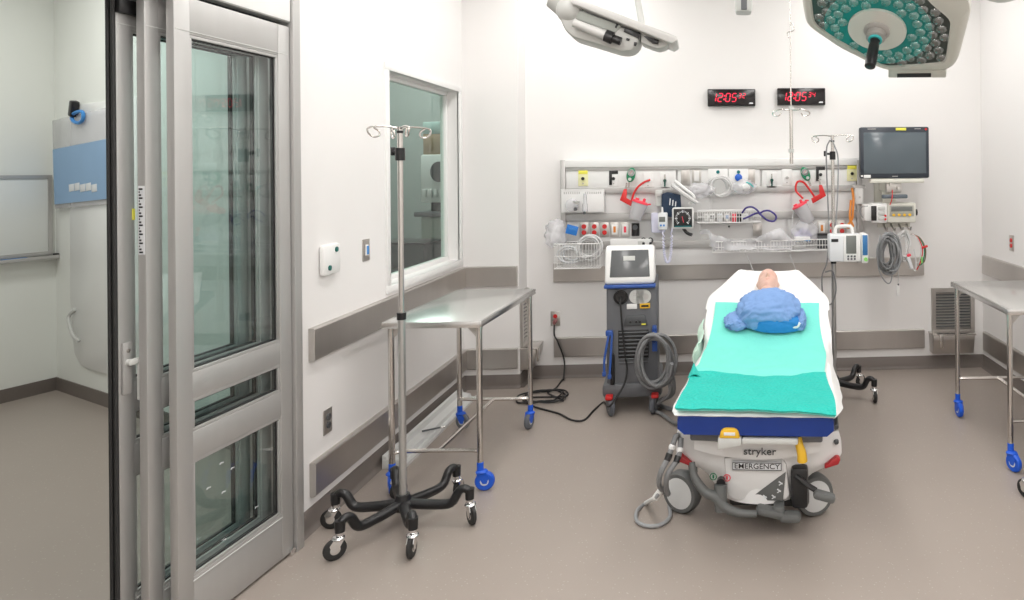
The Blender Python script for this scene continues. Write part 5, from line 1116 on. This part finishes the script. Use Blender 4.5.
def lump(name, mm, cx_, cs, cn, rx, rs, rn, seed, wr, parent, e=.75, taper=0):
    t = bmesh.new(); bmesh.ops.create_icosphere(t, subdivisions=5, radius=1)
    for v in t.verts:
        q = v.co.copy(); f = lambda c: math.copysign(abs(c) ** e, c)
        c1 = q.x * .8 + q.y * .6; c2 = q.x * -.6 + q.y * .8; w = noise.noise(q * 1.8 + V((seed, 0, 0))) * .6 + (.5 - abs(noise.noise(V((c1 * 1.6, c2 * 6.5, q.z * 2.5)) + V((0, seed, 0))))) * .9 + (.5 - abs(noise.noise(V((c1 * 7, c2 * 2.2, q.z * 3)) + V((seed, seed, 0))))) * .6 - .5
        r_ = 1 + wr * w; x, s, n = f(q.x) * rx * r_, f(q.y) * rs * r_, f(q.z) * rn * r_
        x *= 1 - taper * max(0, q.y) ** 1.3
        v.co = fr(cx_ + x, cs + s, max(.044, cn + n))
    return MB().merge(t).build(name, mm, parent, ang=80)
gw = lump('gown', GOWN, .015, .272, .068, .215, .16, .115, 3, .14, mk, .8, .33)
lump('gathered_sleeve', GOWN, -.175, .20, .045, .085, .085, .045, 8, .30, gw, .9)
lump('gown_skirt', GOWN2, .065, .175, .045, .165, .085, .088, 5, .06, gw, .9)
lump('gathered_sleeve', GOWN, .215, .21, .05, .035, .09, .055, 12, .20, gw, .9)
m = MB(); m.tube([fr(.13, .135, .10), fr(.155, .125, .075), fr(.19, .125, .07), fr(.21, .14, .09)], .009, n=7); m.build('white_tie', WHITE, gw)
# ---- grey hoses beside the stretcher: pair with white connectors and a loop on the floor
W2 = lambda x, y, Y: at(x, y, Y)
o0 = V((-.26, 3.25, 0))
r = thing('hose_pair', 'pair of grey hoses with white connectors beside the stretcher foot, one looped on the floor', 'hose', o0)
def rel(pts): return [q - o0 for q in pts]
for pts in ([W2(676, 436, 3.28), W2(672, 447, 3.26), W2(668, 458, 3.24), W2(661, 472, 3.22), W2(659, 484, 3.25), W2(664, 492, 3.32)], [W2(681, 438, 3.29), W2(680, 450, 3.26), W2(677, 460, 3.24), W2(668, 474, 3.22), W2(666, 486, 3.25), W2(668, 494, 3.32)]):
    P = rel(pts); m = MB(); m.tube(P, .013, n=9); h_ = m.build('grey_hose', HOSE, r)
    a = P[1]; b = P[2]; m = MB(); m.cyl(P[0], a, .011); m.cyl(a, a + (b - a) * .7, .014, .010); m.ball(a, .016); m.build('white_connector', WHITE, h_); MB().cyl(a + (b - a) * .6, b + (b - a) * .25, .016, .015).build('black_sleeve', BLACK, h_)
m = MB(); P = rel([W2(661, 490, 3.30), W2(655, 498, 3.32)] + [atz(*q, .012) for q in ((646, 503), (637, 511), (637, 521), (648, 526), (662, 524), (670, 516), (669, 505))]); m.tube(P, .009, n=8); lp_ = m.build('loop_hose', CABLE, r)
m = MB(); m.cyl(P[0], P[1], .015); m.cyl(P[1], P[2], .011); m.build('white_connector', WHITE, lp_)
m = MB(); m.tube(rel([W2(676, 436, 3.28), W2(682, 432, 3.5), W2(690, 424, 3.75)]), .011, n=8); m.build('feed_hose', HOSE, r)
# ================================================================== LIGHT
def area(name, loc, sx, sy, power, col=(1, .975, .95), rot=(0, 0, 0)):
    l = bpy.data.lights.new(name, 'AREA'); l.shape = 'RECTANGLE'; l.size = sx; l.size_y = sy; l.energy = power; l.color = col
    o = bpy.data.objects.new(name, l); COL.objects.link(o); o.location = loc; o.rotation_euler = rot; return o
for x in (-.95, 1.35):
    for y, e in ((-1.0, 26), (.5, 26), (2.2, 19), (3.7, 19), (5.0, 15)):  # row behind the camera is added fill for faces turned towards it
        area('ceiling_and_fill_light', (x, y, CZ - .02), .6, 1.2, e)
for x, y in ((-3.6, 1.8), (-4.4, 4.0)): area('corridor_light', (x, y, CZ - .02), .3, 1.2, 33, (1, 1, .96))
area('window_room_light', (-3.0, 7.0, CZ - .02), .6, .6, 42, (1, 1, .98))
w = bpy.data.worlds.new('world'); S.world = w; w.use_nodes = True; w.node_tree.nodes['Background'].inputs[0].default_value = (.8, .85, .9, 1); w.node_tree.nodes['Background'].inputs[1].default_value = .1
S.view_settings.view_transform = 'Standard'; S.view_settings.look = 'None'; S.view_settings.gamma = 1; S.view_settings.exposure = 0; S.view_settings.use_curve_mapping = False
S.cycles.max_bounces = 10; S.cycles.transparent_max_bounces = 24; S.cycles.diffuse_bounces = 5
